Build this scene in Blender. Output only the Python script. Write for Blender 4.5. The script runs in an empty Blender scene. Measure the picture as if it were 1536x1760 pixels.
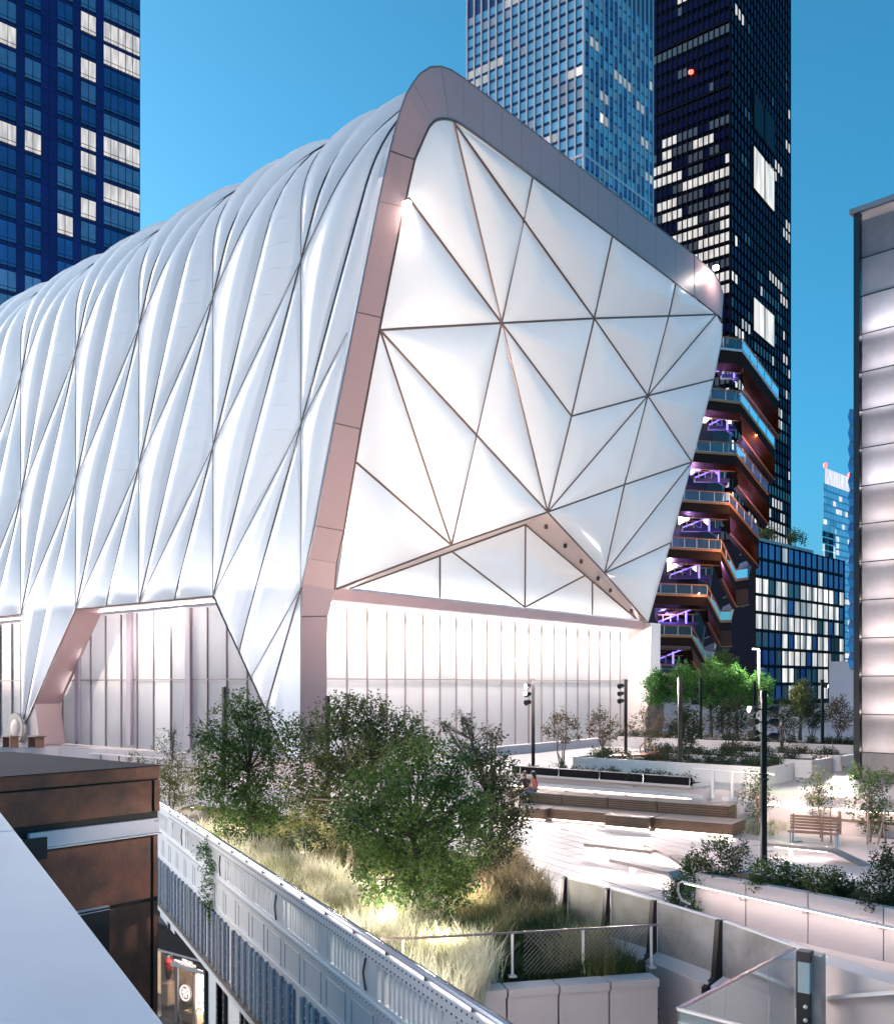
import bpy, bmesh, math, random
from mathutils import Vector as V, Matrix, noise
random.seed(7)
R = math.radians
S = bpy.context.scene
COL = S.collection
# ------------------------------------------------------------------ camera
CZ, FX, CX, HY = 4.2, 1656.0, 768.0, 1178.0
cam = bpy.data.cameras.new('camera'); camo = bpy.data.objects.new('camera', cam); COL.objects.link(camo)
camo.location = (0, 0, CZ); camo.rotation_euler = (R(90), 0, 0)
cam.sensor_fit = 'HORIZONTAL'; cam.sensor_width = 36; cam.lens = 36*FX/1536
cam.shift_x = 0; cam.shift_y = (HY-880)/1536
cam.clip_start = .1; cam.clip_end = 6000
S.camera = camo
# ------------------------------------------------------------------ sky, sun, exposure
SUN_AZ, SUN_EL = R(-60), R(7)          # azimuth measured from the view direction, to the left
W = bpy.data.worlds.new('World'); S.world = W; W.use_nodes = True
nt = W.node_tree; nt.nodes.clear()
sk = nt.nodes.new('ShaderNodeTexSky'); sk.sky_type = 'NISHITA'; sk.sun_disc = False
sk.sun_elevation = SUN_EL; sk.sun_rotation = SUN_AZ; sk.air_density = .8; sk.dust_density = 3; sk.ozone_density = 6
hs = nt.nodes.new('ShaderNodeHueSaturation'); hs.inputs['Saturation'].default_value = 1.0; hs.inputs['Hue'].default_value = .465
bg = nt.nodes.new('ShaderNodeBackground'); bg.inputs[1].default_value = .15
wo = nt.nodes.new('ShaderNodeOutputWorld')
nt.links.new(sk.outputs[0], hs.inputs['Color']); nt.links.new(hs.outputs[0], bg.inputs[0]); nt.links.new(bg.outputs[0], wo.inputs[0])
sl = bpy.data.lights.new('sun', 'SUN'); sl.energy = 2.1; sl.angle = R(50); sl.color = (1, .80, .70)
so = bpy.data.objects.new('sun', sl); COL.objects.link(so)
sd = V((math.sin(SUN_AZ)*math.cos(SUN_EL), math.cos(SUN_AZ)*math.cos(SUN_EL), math.sin(SUN_EL)))
so.rotation_euler = sd.to_track_quat('Z', 'Y').to_euler(); so.location = sd*300
S.view_settings.view_transform = 'Standard'; S.view_settings.look = 'None'
S.view_settings.exposure = 1.55; S.view_settings.gamma = 1; S.view_settings.use_curve_mapping = False
S.render.engine = 'CYCLES'
S.cycles.use_denoising = True; S.cycles.max_bounces = 6; S.cycles.transparent_max_bounces = 8
S.cycles.sample_clamp_indirect = 4
# ------------------------------------------------------------------ pixel -> place
def ray(px, py): return V(((px-CX)/FX, 1, -(py-HY)/FX))
CAM = V((0, 0, CZ))
def G(px, py, z):                       # where the pixel's ray meets the level z
    r = ray(px, py); return CAM + r*((z-CZ)/r.z)
def D(px, py, Y): return CAM + ray(px, py)*Y
def PL(px, py, p0, n):
    r = ray(px, py); return CAM + r*((p0-CAM).dot(n)/r.dot(n))
# ------------------------------------------------------------------ materials
MATS = {}
def mat(name, col, rough=.6, metal=0, var=0, vscale=3, bump=0, bscale=40, emis=0, ecol=None, trans=0, tcol=None, coat=0, col2=None,
        wave=None, spec=None, alpha=1, rnd=0, erange=None):
    if name in MATS: return MATS[name]
    m = bpy.data.materials.new(name); m.use_nodes = True; MATS[name] = m
    n = m.node_tree; N = n.nodes; L = n.links; b = N['Principled BSDF']; out = N['Material Output']
    b.inputs['Base Color'].default_value = (*col, 1); b.inputs['Roughness'].default_value = rough; b.inputs['Metallic'].default_value = metal
    if spec is not None: b.inputs['Specular IOR Level'].default_value = spec
    if coat: b.inputs['Coat Weight'].default_value = coat; b.inputs['Coat Roughness'].default_value = .08
    if alpha < 1: b.inputs['Alpha'].default_value = alpha
    tc = N.new('ShaderNodeTexCoord')
    csock = None
    if var:
        nz = N.new('ShaderNodeTexNoise'); nz.inputs['Scale'].default_value = vscale; nz.inputs['Detail'].default_value = 5; nz.inputs['Roughness'].default_value = .65
        L.new(tc.outputs['Object'], nz.inputs['Vector'])
        rp = N.new('ShaderNodeMapRange'); rp.inputs[1].default_value = .3; rp.inputs[2].default_value = .7
        L.new(nz.outputs[0], rp.inputs[0])
        mx = N.new('ShaderNodeMix'); mx.data_type = 'RGBA'
        c2 = col2 if col2 else tuple(max(0, c*(1-var)) for c in col)
        mx.inputs[6].default_value = (*col, 1); mx.inputs[7].default_value = (*c2, 1)
        L.new(rp.outputs[0], mx.inputs[0]); csock = mx.outputs[2]
    if rnd:
        oi = N.new('ShaderNodeObjectInfo'); mr = N.new('ShaderNodeMapRange'); mr.inputs[3].default_value = 1-rnd; mr.inputs[4].default_value = 1+rnd
        L.new(oi.outputs['Random'], mr.inputs[0])
        mm = N.new('ShaderNodeMix'); mm.data_type = 'RGBA'; mm.blend_type = 'MULTIPLY'; mm.inputs[0].default_value = 1
        if csock: L.new(csock, mm.inputs[6])
        else: mm.inputs[6].default_value = (*col, 1)
        L.new(mr.outputs[0], mm.inputs[7]); csock = mm.outputs[2]
    if csock: L.new(csock, b.inputs['Base Color'])
    if bump:
        nb = N.new('ShaderNodeTexNoise'); nb.inputs['Scale'].default_value = bscale; nb.inputs['Detail'].default_value = 4
        L.new(tc.outputs['Object'], nb.inputs['Vector'])
        bp = N.new('ShaderNodeBump'); bp.inputs['Strength'].default_value = bump; bp.inputs['Distance'].default_value = .02
        L.new(nb.outputs[0], bp.inputs['Height']); L.new(bp.outputs[0], b.inputs['Normal'])
    if emis:
        b.inputs['Emission Color'].default_value = (*(ecol or col), 1); b.inputs['Emission Strength'].default_value = emis
        if erange:                      # lit rooms: brightness differs from room to room and with curtains and furniture in it
            oi = N.new('ShaderNodeObjectInfo'); mr = N.new('ShaderNodeMapRange'); mr.inputs[3].default_value = emis*erange[0]; mr.inputs[4].default_value = emis*erange[1]
            L.new(oi.outputs['Random'], mr.inputs[0])
            nz = N.new('ShaderNodeTexNoise'); nz.inputs['Scale'].default_value = erange[2]; nz.inputs['Detail'].default_value = 2
            gm = N.new('ShaderNodeNewGeometry'); vm = N.new('ShaderNodeVectorMath'); vm.operation = 'MULTIPLY'; vm.inputs[1].default_value = (2.6, 2.6, .35); L.new(gm.outputs['Position'], vm.inputs[0]); L.new(vm.outputs[0], nz.inputs['Vector'])
            r2 = N.new('ShaderNodeMapRange'); r2.inputs[1].default_value = .35; r2.inputs[2].default_value = .65; r2.inputs[3].default_value = .55; r2.inputs[4].default_value = 1.1
            L.new(nz.outputs[0], r2.inputs[0])
            mu = N.new('ShaderNodeMath'); mu.operation = 'MULTIPLY'; L.new(mr.outputs[0], mu.inputs[0]); L.new(r2.outputs[0], mu.inputs[1])
            L.new(mu.outputs[0], b.inputs['Emission Strength'])
    if trans:
        t = N.new('ShaderNodeBsdfTranslucent'); t.inputs[0].default_value = (*(tcol or col), 1)
        ms = N.new('ShaderNodeMixShader'); ms.inputs[0].default_value = trans
        L.new(b.outputs[0], ms.inputs[1]); L.new(t.outputs[0], ms.inputs[2]); L.new(ms.outputs[0], out.inputs[0])
        if csock: L.new(csock, t.inputs[0])
    return m
def glassmat(name, tint=(.9, .95, .97), gloss=.12, rough=.02, op=.0, opcol=(.6, .65, .7)):   # thin pane: see-through with a mirror share by angle
    if name in MATS: return MATS[name]
    m = bpy.data.materials.new(name); m.use_nodes = True; MATS[name] = m
    N = m.node_tree.nodes; L = m.node_tree.links; N.clear()
    out = N.new('ShaderNodeOutputMaterial'); tr = N.new('ShaderNodeBsdfTransparent'); tr.inputs[0].default_value = (*tint, 1)
    gl = N.new('ShaderNodeBsdfGlossy'); gl.inputs['Roughness'].default_value = rough
    lw = N.new('ShaderNodeLayerWeight'); lw.inputs[0].default_value = .3
    mr = N.new('ShaderNodeMapRange'); mr.inputs[3].default_value = gloss; mr.inputs[4].default_value = .9
    L.new(lw.outputs['Fresnel'], mr.inputs[0])
    ms = N.new('ShaderNodeMixShader'); L.new(mr.outputs[0], ms.inputs[0]); L.new(tr.outputs[0], ms.inputs[1]); L.new(gl.outputs[0], ms.inputs[2])
    if op:
        df = N.new('ShaderNodeBsdfDiffuse'); df.inputs[0].default_value = (*opcol, 1)
        m2 = N.new('ShaderNodeMixShader'); m2.inputs[0].default_value = op; L.new(ms.outputs[0], m2.inputs[1]); L.new(df.outputs[0], m2.inputs[2]); ms = m2
    L.new(ms.outputs[0], out.inputs[0]); return m
# ------------------------------------------------------------------ mesh helpers
def root_loc(o):
    l = V((0, 0, 0))
    while o is not None: l = l + o.location; o = o.parent
    return l
class MB:
    def __init__(s): s.v = []; s.f = []
    def add(s, vs, fs):
        n = len(s.v); s.v += [V(p) for p in vs]; s.f += [tuple(i+n for i in f) for f in fs]; return s
    def poly(s, pts): return s.add(pts, [tuple(range(len(pts)))])
    def hexa(s, p):                      # 8 corners: bottom 4 then top 4
        return s.add(p, [(3, 2, 1, 0), (4, 5, 6, 7), (0, 1, 5, 4), (1, 2, 6, 5), (2, 3, 7, 6), (3, 0, 4, 7)])
    def box(s, c, sx, sy, sz, ax=None, ay=None):   # c = centre of the bottom face; ax, ay plan directions
        ax = V(ax or (1, 0, 0)).normalized(); ay = V(ay).normalized() if ay is not None else V((-ax.y, ax.x, 0)); c = V(c)
        q = [c+ax*(i*sx/2)+ay*(j*sy/2) for i, j in ((-1, -1), (1, -1), (1, 1), (-1, 1))]
        return s.hexa(q+[p+V((0, 0, sz)) for p in q])
    def beam(s, a, b, w, h, up=(0, 0, 1)):         # bar from a to b, w across, h along up
        a = V(a); b = V(b); d = (b-a).normalized(); up = V(up); sd_ = d.cross(up)
        if sd_.length < 1e-4: sd_ = d.cross(V((1, 0, 0)))
        sd_.normalize(); u2 = sd_.cross(d).normalized(); x = sd_*(w/2); y = u2*(h/2)
        return s.hexa([a-x-y, a+x-y, b+x-y, b-x-y, a-x+y, a+x+y, b+x+y, b-x+y])
    def prism(s, pts, vec):
        n = len(pts); vec = V(vec); pts = [V(p) for p in pts]
        return s.add(pts+[p+vec for p in pts], [tuple(range(n))[::-1], tuple(range(n, 2*n))]+[(i, (i+1) % n, n+(i+1) % n, n+i) for i in range(n)])
    def tube(s, pts, r, n=6, cap=True):
        pts = [V(p) for p in pts]; k = len(pts); rs = r if isinstance(r, (list, tuple)) else [r]*k
        prev = None; vs = []
        for i, p in enumerate(pts):
            d = (pts[min(i+1, k-1)]-pts[max(i-1, 0)]).normalized()
            if prev is None: a = d.orthogonal().normalized()
            else:
                a = prev-d*prev.dot(d); a = a.normalized() if a.length > 1e-6 else d.orthogonal().normalized()
            prev = a; b = d.cross(a)
            vs += [p+(a*math.cos(2*math.pi*j/n)+b*math.sin(2*math.pi*j/n))*rs[i] for j in range(n)]
        fs = [(i*n+j, i*n+(j+1) % n, (i+1)*n+(j+1) % n, (i+1)*n+j) for i in range(k-1) for j in range(n)]
        if cap: fs += [tuple(range(n))[::-1], tuple(range((k-1)*n, k*n))]
        return s.add(vs, fs)
    def lathe(s, c, prof, n=16, axis=(0, 0, 1)):   # prof: (radius, height) pairs along axis
        ax = V(axis).normalized(); a = ax.orthogonal().normalized(); b = ax.cross(a); c = V(c)
        vs = [c+ax*h+(a*math.cos(2*math.pi*j/n)+b*math.sin(2*math.pi*j/n))*r for r, h in prof for j in range(n)]
        k = len(prof)
        fs = [(i*n+j, i*n+(j+1) % n, (i+1)*n+(j+1) % n, (i+1)*n+j) for i in range(k-1) for j in range(n)]
        return s.add(vs, fs+[tuple(range(n))[::-1], tuple(range((k-1)*n, k*n))])
    def build(s, name, m, parent=None, smooth=False, kind=None, bevel=0):
        me = bpy.data.meshes.new(name); off = root_loc(parent) if parent else V((0, 0, 0))
        me.from_pydata([tuple(p-off) for p in s.v], [], s.f); me.update()
        if isinstance(m, (list, tuple)):
            for q in m: me.materials.append(q)
        else: me.materials.append(m)
        if smooth: me.polygons.foreach_set('use_smooth', [True]*len(me.polygons))
        o = bpy.data.objects.new(name, me); COL.objects.link(o)
        if parent: o.parent = parent
        if kind: o['kind'] = kind
        if bevel:
            bv = o.modifiers.new('bevel', 'BEVEL'); bv.width = bevel; bv.segments = 2; bv.limit_method = 'ANGLE'
        return o
def thing(name, label, cat, loc, group=None):
    o = bpy.data.objects.new(name, None); COL.objects.link(o); o.location = V(loc); o.empty_display_size = .3
    return tag(o, label, cat, group)
def tag(o, label, cat, group=None):
    o['label'] = label; o['category'] = cat
    if group: o['group'] = group
    return o
def struct(o): o['kind'] = 'structure'; return o
UNIT = {}
def piece(name, m, parent, c, sx, sy, sz, ax, key=None):   # box piece that shares one unit mesh per material; c = centre
    k = m.name
    if k not in UNIT:
        b = MB(); b.box((0, 0, -.5), 1, 1, 1); me = bpy.data.meshes.new(name); me.from_pydata([tuple(p) for p in b.v], [], b.f); me.materials.append(m); UNIT[k] = me
    o = bpy.data.objects.new(name, UNIT[k]); COL.objects.link(o); o.parent = parent
    o.location = V(c)-root_loc(parent); o.rotation_euler = (0, 0, math.atan2(ax[1], ax[0])); o.scale = (sx, sy, sz)
    return o
def area(name, loc, dirv, sx, sy, energy, color=(1, .93, .86), parent=None, spread=180):
    l = bpy.data.lights.new(name, 'AREA'); l.shape = 'RECTANGLE'; l.size = sx; l.size_y = sy; l.energy = energy; l.color = color; l.spread = R(spread)
    o = bpy.data.objects.new(name, l); COL.objects.link(o); o.location = V(loc); o.rotation_euler = V(dirv).to_track_quat('-Z', 'Y').to_euler()
    if parent: o.parent = parent; o.location = V(loc)-root_loc(parent)
    return o
def spot(name, loc, target, energy, angle=90, color=(1, .9, .8), parent=None, r=.15, blend=.6):
    l = bpy.data.lights.new(name, 'SPOT'); l.energy = energy; l.spot_size = R(angle); l.spot_blend = blend; l.color = color; l.shadow_soft_size = r
    o = bpy.data.objects.new(name, l); COL.objects.link(o); o.location = V(loc); o.rotation_euler = (V(target)-V(loc)).to_track_quat('-Z', 'Y').to_euler()
    if parent: o.parent = parent; o.location = V(loc)-root_loc(parent)
    return o
def point(name, loc, energy, color=(1, .86, .7), r=.1, parent=None):
    l = bpy.data.lights.new(name, 'POINT'); l.energy = energy; l.color = color; l.shadow_soft_size = r
    o = bpy.data.objects.new(name, l); COL.objects.link(o); o.location = V(loc)
    if parent: o.parent = parent; o.location = V(loc)-root_loc(parent)
    return o
M = mat
def lerp(a, b, t): return a+(b-a)*t
# ================================================================== the white hall
A = V((-.774, .633, 0)).normalized(); B = V((A.y, -A.x, 0))
if B.x < 0: B = -B
C0 = V((-.151*50, 50, 0)); WID = 38.0
def sp(u, w, z): return C0+A*u+B*w+V((0, 0, z))
ZS = 9.25; KL = .28; ZC = 28.5; RC = 6.5; ZT = ZC+RC
ETFE = M('etfe', (.80, .82, .86), .22, 0, var=.04, vscale=.35, trans=.42, tcol=(.93, .95, 1), coat=.5)
ETFE2 = M('etfe_front', (.80, .80, .80), .16, 0, var=.05, vscale=.3, trans=.40, tcol=(.97, .96, .95), coat=.8)
SEAM = M('seam_dark', (.03, .03, .05), .4); SEAM2 = M('seam_grey', (.13, .13, .16), .4); BRNZ = M('seam_bronze', (.14, .085, .065), .35, .4)
TRIM = M('portal_clad', (.45, .30, .295), .42, 0, var=.06, vscale=.4, rnd=.025)
TRIMJ = M('portal_joint', (.16, .12, .12), .6)
WHT = M('white_steel', (.74, .68, .66), .45)
hall = thing('event_hall', 'white hall of inflated membrane cushions with slanted beige portal and glass base', 'hall', sp(10, WID/2, 0))
def sec(s):
    if s <= ZC: return 0., s, (-1., 0.)
    th = (s-ZC)/RC
    if th <= math.pi/2: return RC*(1-math.cos(th)), ZC+RC*math.sin(th), (-math.cos(th), math.sin(th))
    w = s-ZC-RC*math.pi/2; return RC+w, ZT-.07*w, (0., 1.)
def uedge(z): return 0. if z <= ZS else -KL*(z-ZS)
def shell(u, s, h=0.):
    w, z, (nw, nz) = sec(s); return sp(u, w+nw*h, z+nz*h)
DU = 7.35; DS = 8.5
def node(i, j): return (i*DU, ZS+j*DS)
def bulge3(a, b, c): return max(0., 27*a*b*c)**.8
def cushion(P, amp, n=14, clips=()):
    bm = bmesh.new(); lay = {}
    vs = {}
    for i in range(n+1):
        for j in range(n+1-i):
            a, b = i/n, j/n; c = 1-a-b
            vs[i, j] = bm.verts.new((P[0][0]*a+P[1][0]*b+P[2][0]*c, P[0][1]*a+P[1][1]*b+P[2][1]*c, 0))
    for i in range(n):
        for j in range(n-i):
            bm.faces.new((vs[i, j], vs[i+1, j], vs[i, j+1]))
            if i+j < n-1: bm.faces.new((vs[i+1, j], vs[i+1, j+1], vs[i, j+1]))
    for (p, nn) in clips:
        bmesh.ops.bisect_plane(bm, geom=bm.verts[:]+bm.edges[:]+bm.faces[:], plane_co=(*p, 0), plane_no=(*nn, 0), clear_outer=True)
    if not bm.faces: bm.free(); return None
    (x1, y1), (x2, y2), (x3, y3) = P
    det = (y2-y3)*(x1-x3)+(x3-x2)*(y1-y3); vis = False
    for v in bm.verts:
        u, s, _ = v.co
        a = ((y2-y3)*(u-x3)+(x3-x2)*(s-y3))/det; b = ((y3-y1)*(u-x3)+(x1-x3)*(s-y3))/det; c = 1-a-b
        h = amp*bulge3(max(a, 0), max(b, 0), max(c, 0))
        ue = uedge(sec(s)[1]); d = u-ue
        if d > .05: vis = True
        h *= min(1, max(0, d/1.3))**.6; u = max(u, ue)
        h *= max(0, min(1, (ZC+RC*1.45-s)/3)) if s > ZC else 1
        for (p, nn) in clips:
            l = math.hypot(*nn); dd = -((v.co.x-p[0])*nn[0]+(v.co.y-p[1])*nn[1])/l; h *= min(1, max(0, dd/1.2))**.6
        v.co = shell(u, s, h)
    if not vis: bm.free(); return None
    bmesh.ops.remove_doubles(bm, verts=bm.verts[:], dist=.004); bmesh.ops.dissolve_degenerate(bm, edges=bm.edges[:], dist=.002)
    mb = MB(); idx = {v: k for k, v in enumerate(bm.verts)}
    mb.v = [v.co.copy() for v in bm.verts]; mb.f = [tuple(idx[v] for v in f.verts) for f in bm.faces]; bm.free()
    return mb.build('membrane_cushion', ETFE, hall, smooth=True) if mb.f else None
TIE = M('tie_line', (.93, .94, .97), .3, trans=.3)
def ties(P, amp, cu, lo):
    (x1, y1), (x2, y2), (x3, y3) = P; det = (y2-y3)*(x1-x3)+(x3-x2)*(y1-y3); mb = MB()
    s0, s1 = min(y1, y2, y3), max(y1, y2, y3); s = max(s0, lo)+1.3
    while s < min(s1, ZC+4)-1:
        pts = []
        for k in range(60):
            u = max(x1, x2, x3)-k*DU/59; ss = s+(x1-u)*.0+(k/59)*-.5
            a = ((y2-y3)*(u-x3)+(x3-x2)*(ss-y3))/det; b = ((y3-y1)*(u-x3)+(x1-x3)*(ss-y3))/det; c = 1-a-b
            if min(a, b, c) > .10 and u > uedge(sec(ss)[1])+1.2: pts.append(shell(u, ss, amp*bulge3(a, b, c)+.012))
        if len(pts) > 3: mb.tube(pts[::2], .011, 3, cap=False)
        s += 1.25
    if mb.v: mb.build('tie_cables', TIE, cu, kind='stuff')
def seam(p, q, m, r, hh=.05, n=28):
    pts = []
    for k in range(n+1):
        u = lerp(p[0], q[0], k/n); s = lerp(p[1], q[1], k/n); ue = uedge(sec(s)[1])
        if u >= ue-.01: pts.append(shell(u, s, hh))
    if len(pts) > 1: MB().tube(pts, r, 5).build('seam', m, hall)
TIP = (1.0, .35)                                    # foot of the leg beside the portal
legclip = ((DU, ZS), ((ZS-TIP[1]), -(DU-TIP[0])))   # keeps what lies above the edge from (DU, ZS) to the foot
legclip = ((DU, ZS), (ZS-TIP[1], -(DU-TIP[0])))
for i in range(0, 8):
    for j in range(-2, 4):
        a, b, c, d = node(i, j), node(i, j+1), node(i-1, j+2), node(i-1, j+1)
        if j >= 0: cl = ()
        elif i == 4 and j == -1: cl = ()
        elif i in (0, 1): cl = (legclip, ((0, .35), (0, -1)))
        elif j == -1: cl = (((0, ZS), (0, -1)),)
        else: continue
        if i == 0 and j < 0: cl = cl
        if i == 5 and j == -1: cl = (((0, ZS), (0, -1)),)
        c1 = cushion((a, b, c), .5, clips=cl); c2 = cushion((a, d, c), .5, clips=cl)
        if c2 and j > -2 and j < 3 and i < 6: ties((a, d, c), .5, c2, ZS+.6 if j < 0 else 0)
def clipseg(p, q, p0, nn):
    f = lambda x: (x[0]-p0[0])*nn[0]+(x[1]-p0[1])*nn[1]
    a, b = f(p), f(q)
    if a > 0 and b > 0: return None
    if a > 0: t = a/(a-b); p = (lerp(p[0], q[0], t), lerp(p[1], q[1], t))
    elif b > 0: t = a/(a-b); q = (lerp(p[0], q[0], t), lerp(p[1], q[1], t))
    return p, q
for i in range(0, 8):
    for j in range(-2, 4):
        for (q, m, r) in ((node(i, j+1), SEAM2, .028), (node(i-1, j+1), SEAM2, .03), (node(i-1, j+2), SEAM, .05)):
            sg = (node(i, j), q)
            if j < 0:
                if i in (0, 1): sg = clipseg(*sg, *legclip) if i == 1 or q[0] == 0 else None
                elif i == 4 and j == -1: pass
                else: sg = clipseg(*sg, (0, ZS), (0, -1))
                if sg and j == -2 and i not in (0, 1): sg = None
            if sg: seam(*sg, m, r)
        # faint tie lines across the cushions
# bottom edge trims and leg jambs (the depth of the shell at the openings)
JD = 1.9
def jamb(pts, nm='leg_jamb'):
    for (p, q) in zip(pts, pts[1:]):
        a, b = sp(p[0], 0.02, p[1]), sp(q[0], 0.02, q[1]); MB().add([a, b, b+B*JD, a+B*JD], [(0, 1, 2, 3)]).build(nm, TRIM, hall)
jamb([(4*DU-.1, .75), (3*DU, ZS)]); jamb([(3*DU, ZS), (DU, ZS)], 'soffit'); jamb([(DU, ZS), TIP]); jamb([(8*DU, ZS), (4*DU, ZS)], 'soffit')
for (p, q) in (((3*DU, ZS), (DU, ZS)), ((DU, ZS), TIP), ((4*DU, .75), (3*DU, ZS)), ((8*DU, ZS), (4*DU, ZS))):
    MB().tube([sp(p[0], -.03, p[1]), sp(q[0], -.03, q[1])], .06, 5).build('edge_trim', BRNZ, hall)
# foot with wheel of the far leg
fb = sp(4*DU-.6, .9, .02)
MB().prism([sp(4*DU+.1, .0, 1.2), sp(4*DU-1.9, .0, 3.0), sp(4*DU-2.6, .0, .05), sp(4*DU+.1, .0, .05)], B*1.9).build('leg_foot', TRIM, hall)
wh = MB().lathe(sp(4*DU+.35, -.25, 1.15), [(1.02, 0), (1.05, .05), (1.05, .3), (.9, .34)], 28, B).build('bogie_wheel', M('bogie_pale', (.62, .52, .5), .4), hall)
MB().lathe(sp(4*DU+.35, -.34, 1.15), [(.3, 0), (.62, .04), (.62, .14)], 20, B).build('wheel_hub', TRIM, wh)
MB().lathe(sp(4*DU+.35, -.28, 1.15), [(1.05, 0), (1.1, .0), (1.1, .06), (1.05, .06)], 28, B).build('wheel_rim', M('dark_rim', (.08, .07, .07), .4, .5), wh)
# roof, far side and rear: closed behind the cushions
MB().poly([sp(uedge(ZT)+1.4, 7.5, ZT-.9), sp(uedge(ZT)+1.4, WID-7, ZT-.9), sp(60, WID-7, ZT-.9), sp(60, 7.5, ZT-.9)]).build('roof', ETFE, hall)
for k in range(7):
    a, b = k*8.5-(4 if k == 0 else 0), k*8.5+8.5
    mb = MB(); pr = [sec(t) for t in (.0, ZS, 18, ZC, ZC+2.6, ZC+5.4, ZC+8.2, ZC+RC*math.pi/2)]
    for (w1, z1, _), (w2, z2, _) in zip(pr, pr[1:]):
        mb.poly([sp(max(a, uedge(z1)+.3) if k == 0 else a, WID-w1, z1), sp(b, WID-w1, z1), sp(b, WID-w2, z2), sp(max(a-9, uedge(z2)+.3) if k == 0 else a, WID-w2, z2)])
    mb.build('far_side_panel', ETFE, hall)
MB().poly([sp(51.45, .3, 0), sp(51.45, WID-.3, 0), sp(51.45, WID-.3, ZT-.3), sp(51.45, .3, ZT-.3)]).build('rear_wall', WHT, hall)
# ---------------- leaning front: planes
LEAN = (-A*KL+V((0, 0, 1))).normalized(); NF = LEAN.cross(B).normalized()
if NF.dot(A) > 0: NF = -NF
P_OUT = sp(0, 0, ZS); P_IN = sp(-1.0, 0, ZS); NV = -A
def fo(px, py): return PL(px, py, P_OUT, NF)
def fi(px, py): return PL(px, py, P_IN, NF) if py < 1012 else PL(px, py, P_IN, NV)
pairs = [((518, 1275), (560, 1275)), ((518, 1112), (561, 1112)), ((518, 1061), (563, 1060)), ((519, 1003), (575, 1014)), ((528.6, 960), (579, 968.6)), ((542, 905), (590.5, 913.5)),
         ((574.4, 728), (620, 738.5)), ((612.7, 537), (656, 547)), ((651, 346), (694, 356)), ((669.6, 260), (712.6, 274.7)), ((686, 197), (729, 236)), ((698, 162), (737, 219)), ((710, 142), (746, 209)), ((722, 126), (752, 206)),
         ((740, 114.5), (761, 204.5)), ((758, 113.7), (771, 205.5)), ((776, 120.5), (783, 209)), ((795, 133), (796, 217))]
for x in range(829, 1225, 33): pairs.append(((x, 158.6+(x-829)*.770), (x+1, 241+(x-829)*.7415)))
pairs += [((1225, 468), (1226, 537)), ((1236, 485), (1237, 545)), ((1243, 508), (1240, 552))]
joint_at = {2, 4, 5, 6, 7, 8, 9, 12, 15}|set(range(17, len(pairs)-3))
OP = []
for (o, i) in pairs:
    po = fo(*o) if o[1] < 1003 else PL(*o, P_OUT, B.cross(V((0, 0, 1))))
    OP.append((po, fi(*i)))
start = 0
for k in range(1, len(OP)):
    if k in joint_at or k == len(OP)-1:
        mb = MB()
        for q in range(start, k):
            a, b, c, d = OP[q][0], OP[q][1], OP[q+1][1], OP[q+1][0]
            if q == start: a, b = a.lerp(d, .012 if k-start == 1 else .04), b.lerp(c, .012 if k-start == 1 else .04)
            mb.add([a, b, c, d], [(0, 1, 2, 3)])
        mb.build('portal_panel', TRIM, hall, smooth=True); start = k
mb = MB()
for q in range(len(OP)-1): mb.add([OP[q][0]+A*.06, OP[q][1]+A*.06, OP[q+1][1]+A*.06, OP[q+1][0]+A*.06], [(0, 1, 2, 3)])
mb.build('portal_backing', TRIMJ, hall)
MB().tube([p[0] for p in OP[3:]], .05, 5).build('portal_edge', SEAM2, hall)
MB().tube([p[1]-A*.02 for p in OP[3:]], .05, 5).build('portal_edge', BRNZ, hall)
# ---------------- leaning front: cushions
N_ = dict(A=(652, 567), B=(861, 555), C=(1020, 547), D=(1148, 543), E=(1230, 540), F=(779, 210), X=(900, 383), G=(914, 306), H=(1051, 407), I=(1160, 488), L=(701, 340), K=(1112, 680),
          M=(940, 880), N=(981, 715), P=(775, 937), Q=(819, 750), R=(1072, 833), T=(1225, 652), U=(1188, 794), W=(1151, 933), S=(1038, 985), Y=(612, 795), Z=(578, 1012), J=(1112, 1070))
arc = [(712, 277), (724, 247), (737, 221), (746, 211), (761, 206), (771, 206.5)]
FAC = ['FXB', 'FGX', 'GHCX', 'XCB', 'HIDC', 'IED', 'LBA', 'ABQ', 'AQP', 'APY', 'YPZ', 'BNM', 'BMQ', 'QMP', 'BCN', 'CKN', 'CDK', 'DEK', 'KTU', 'KUR', 'NKM', 'KRM', 'MRS', 'RUS', 'SUW', 'SWJ']
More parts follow.
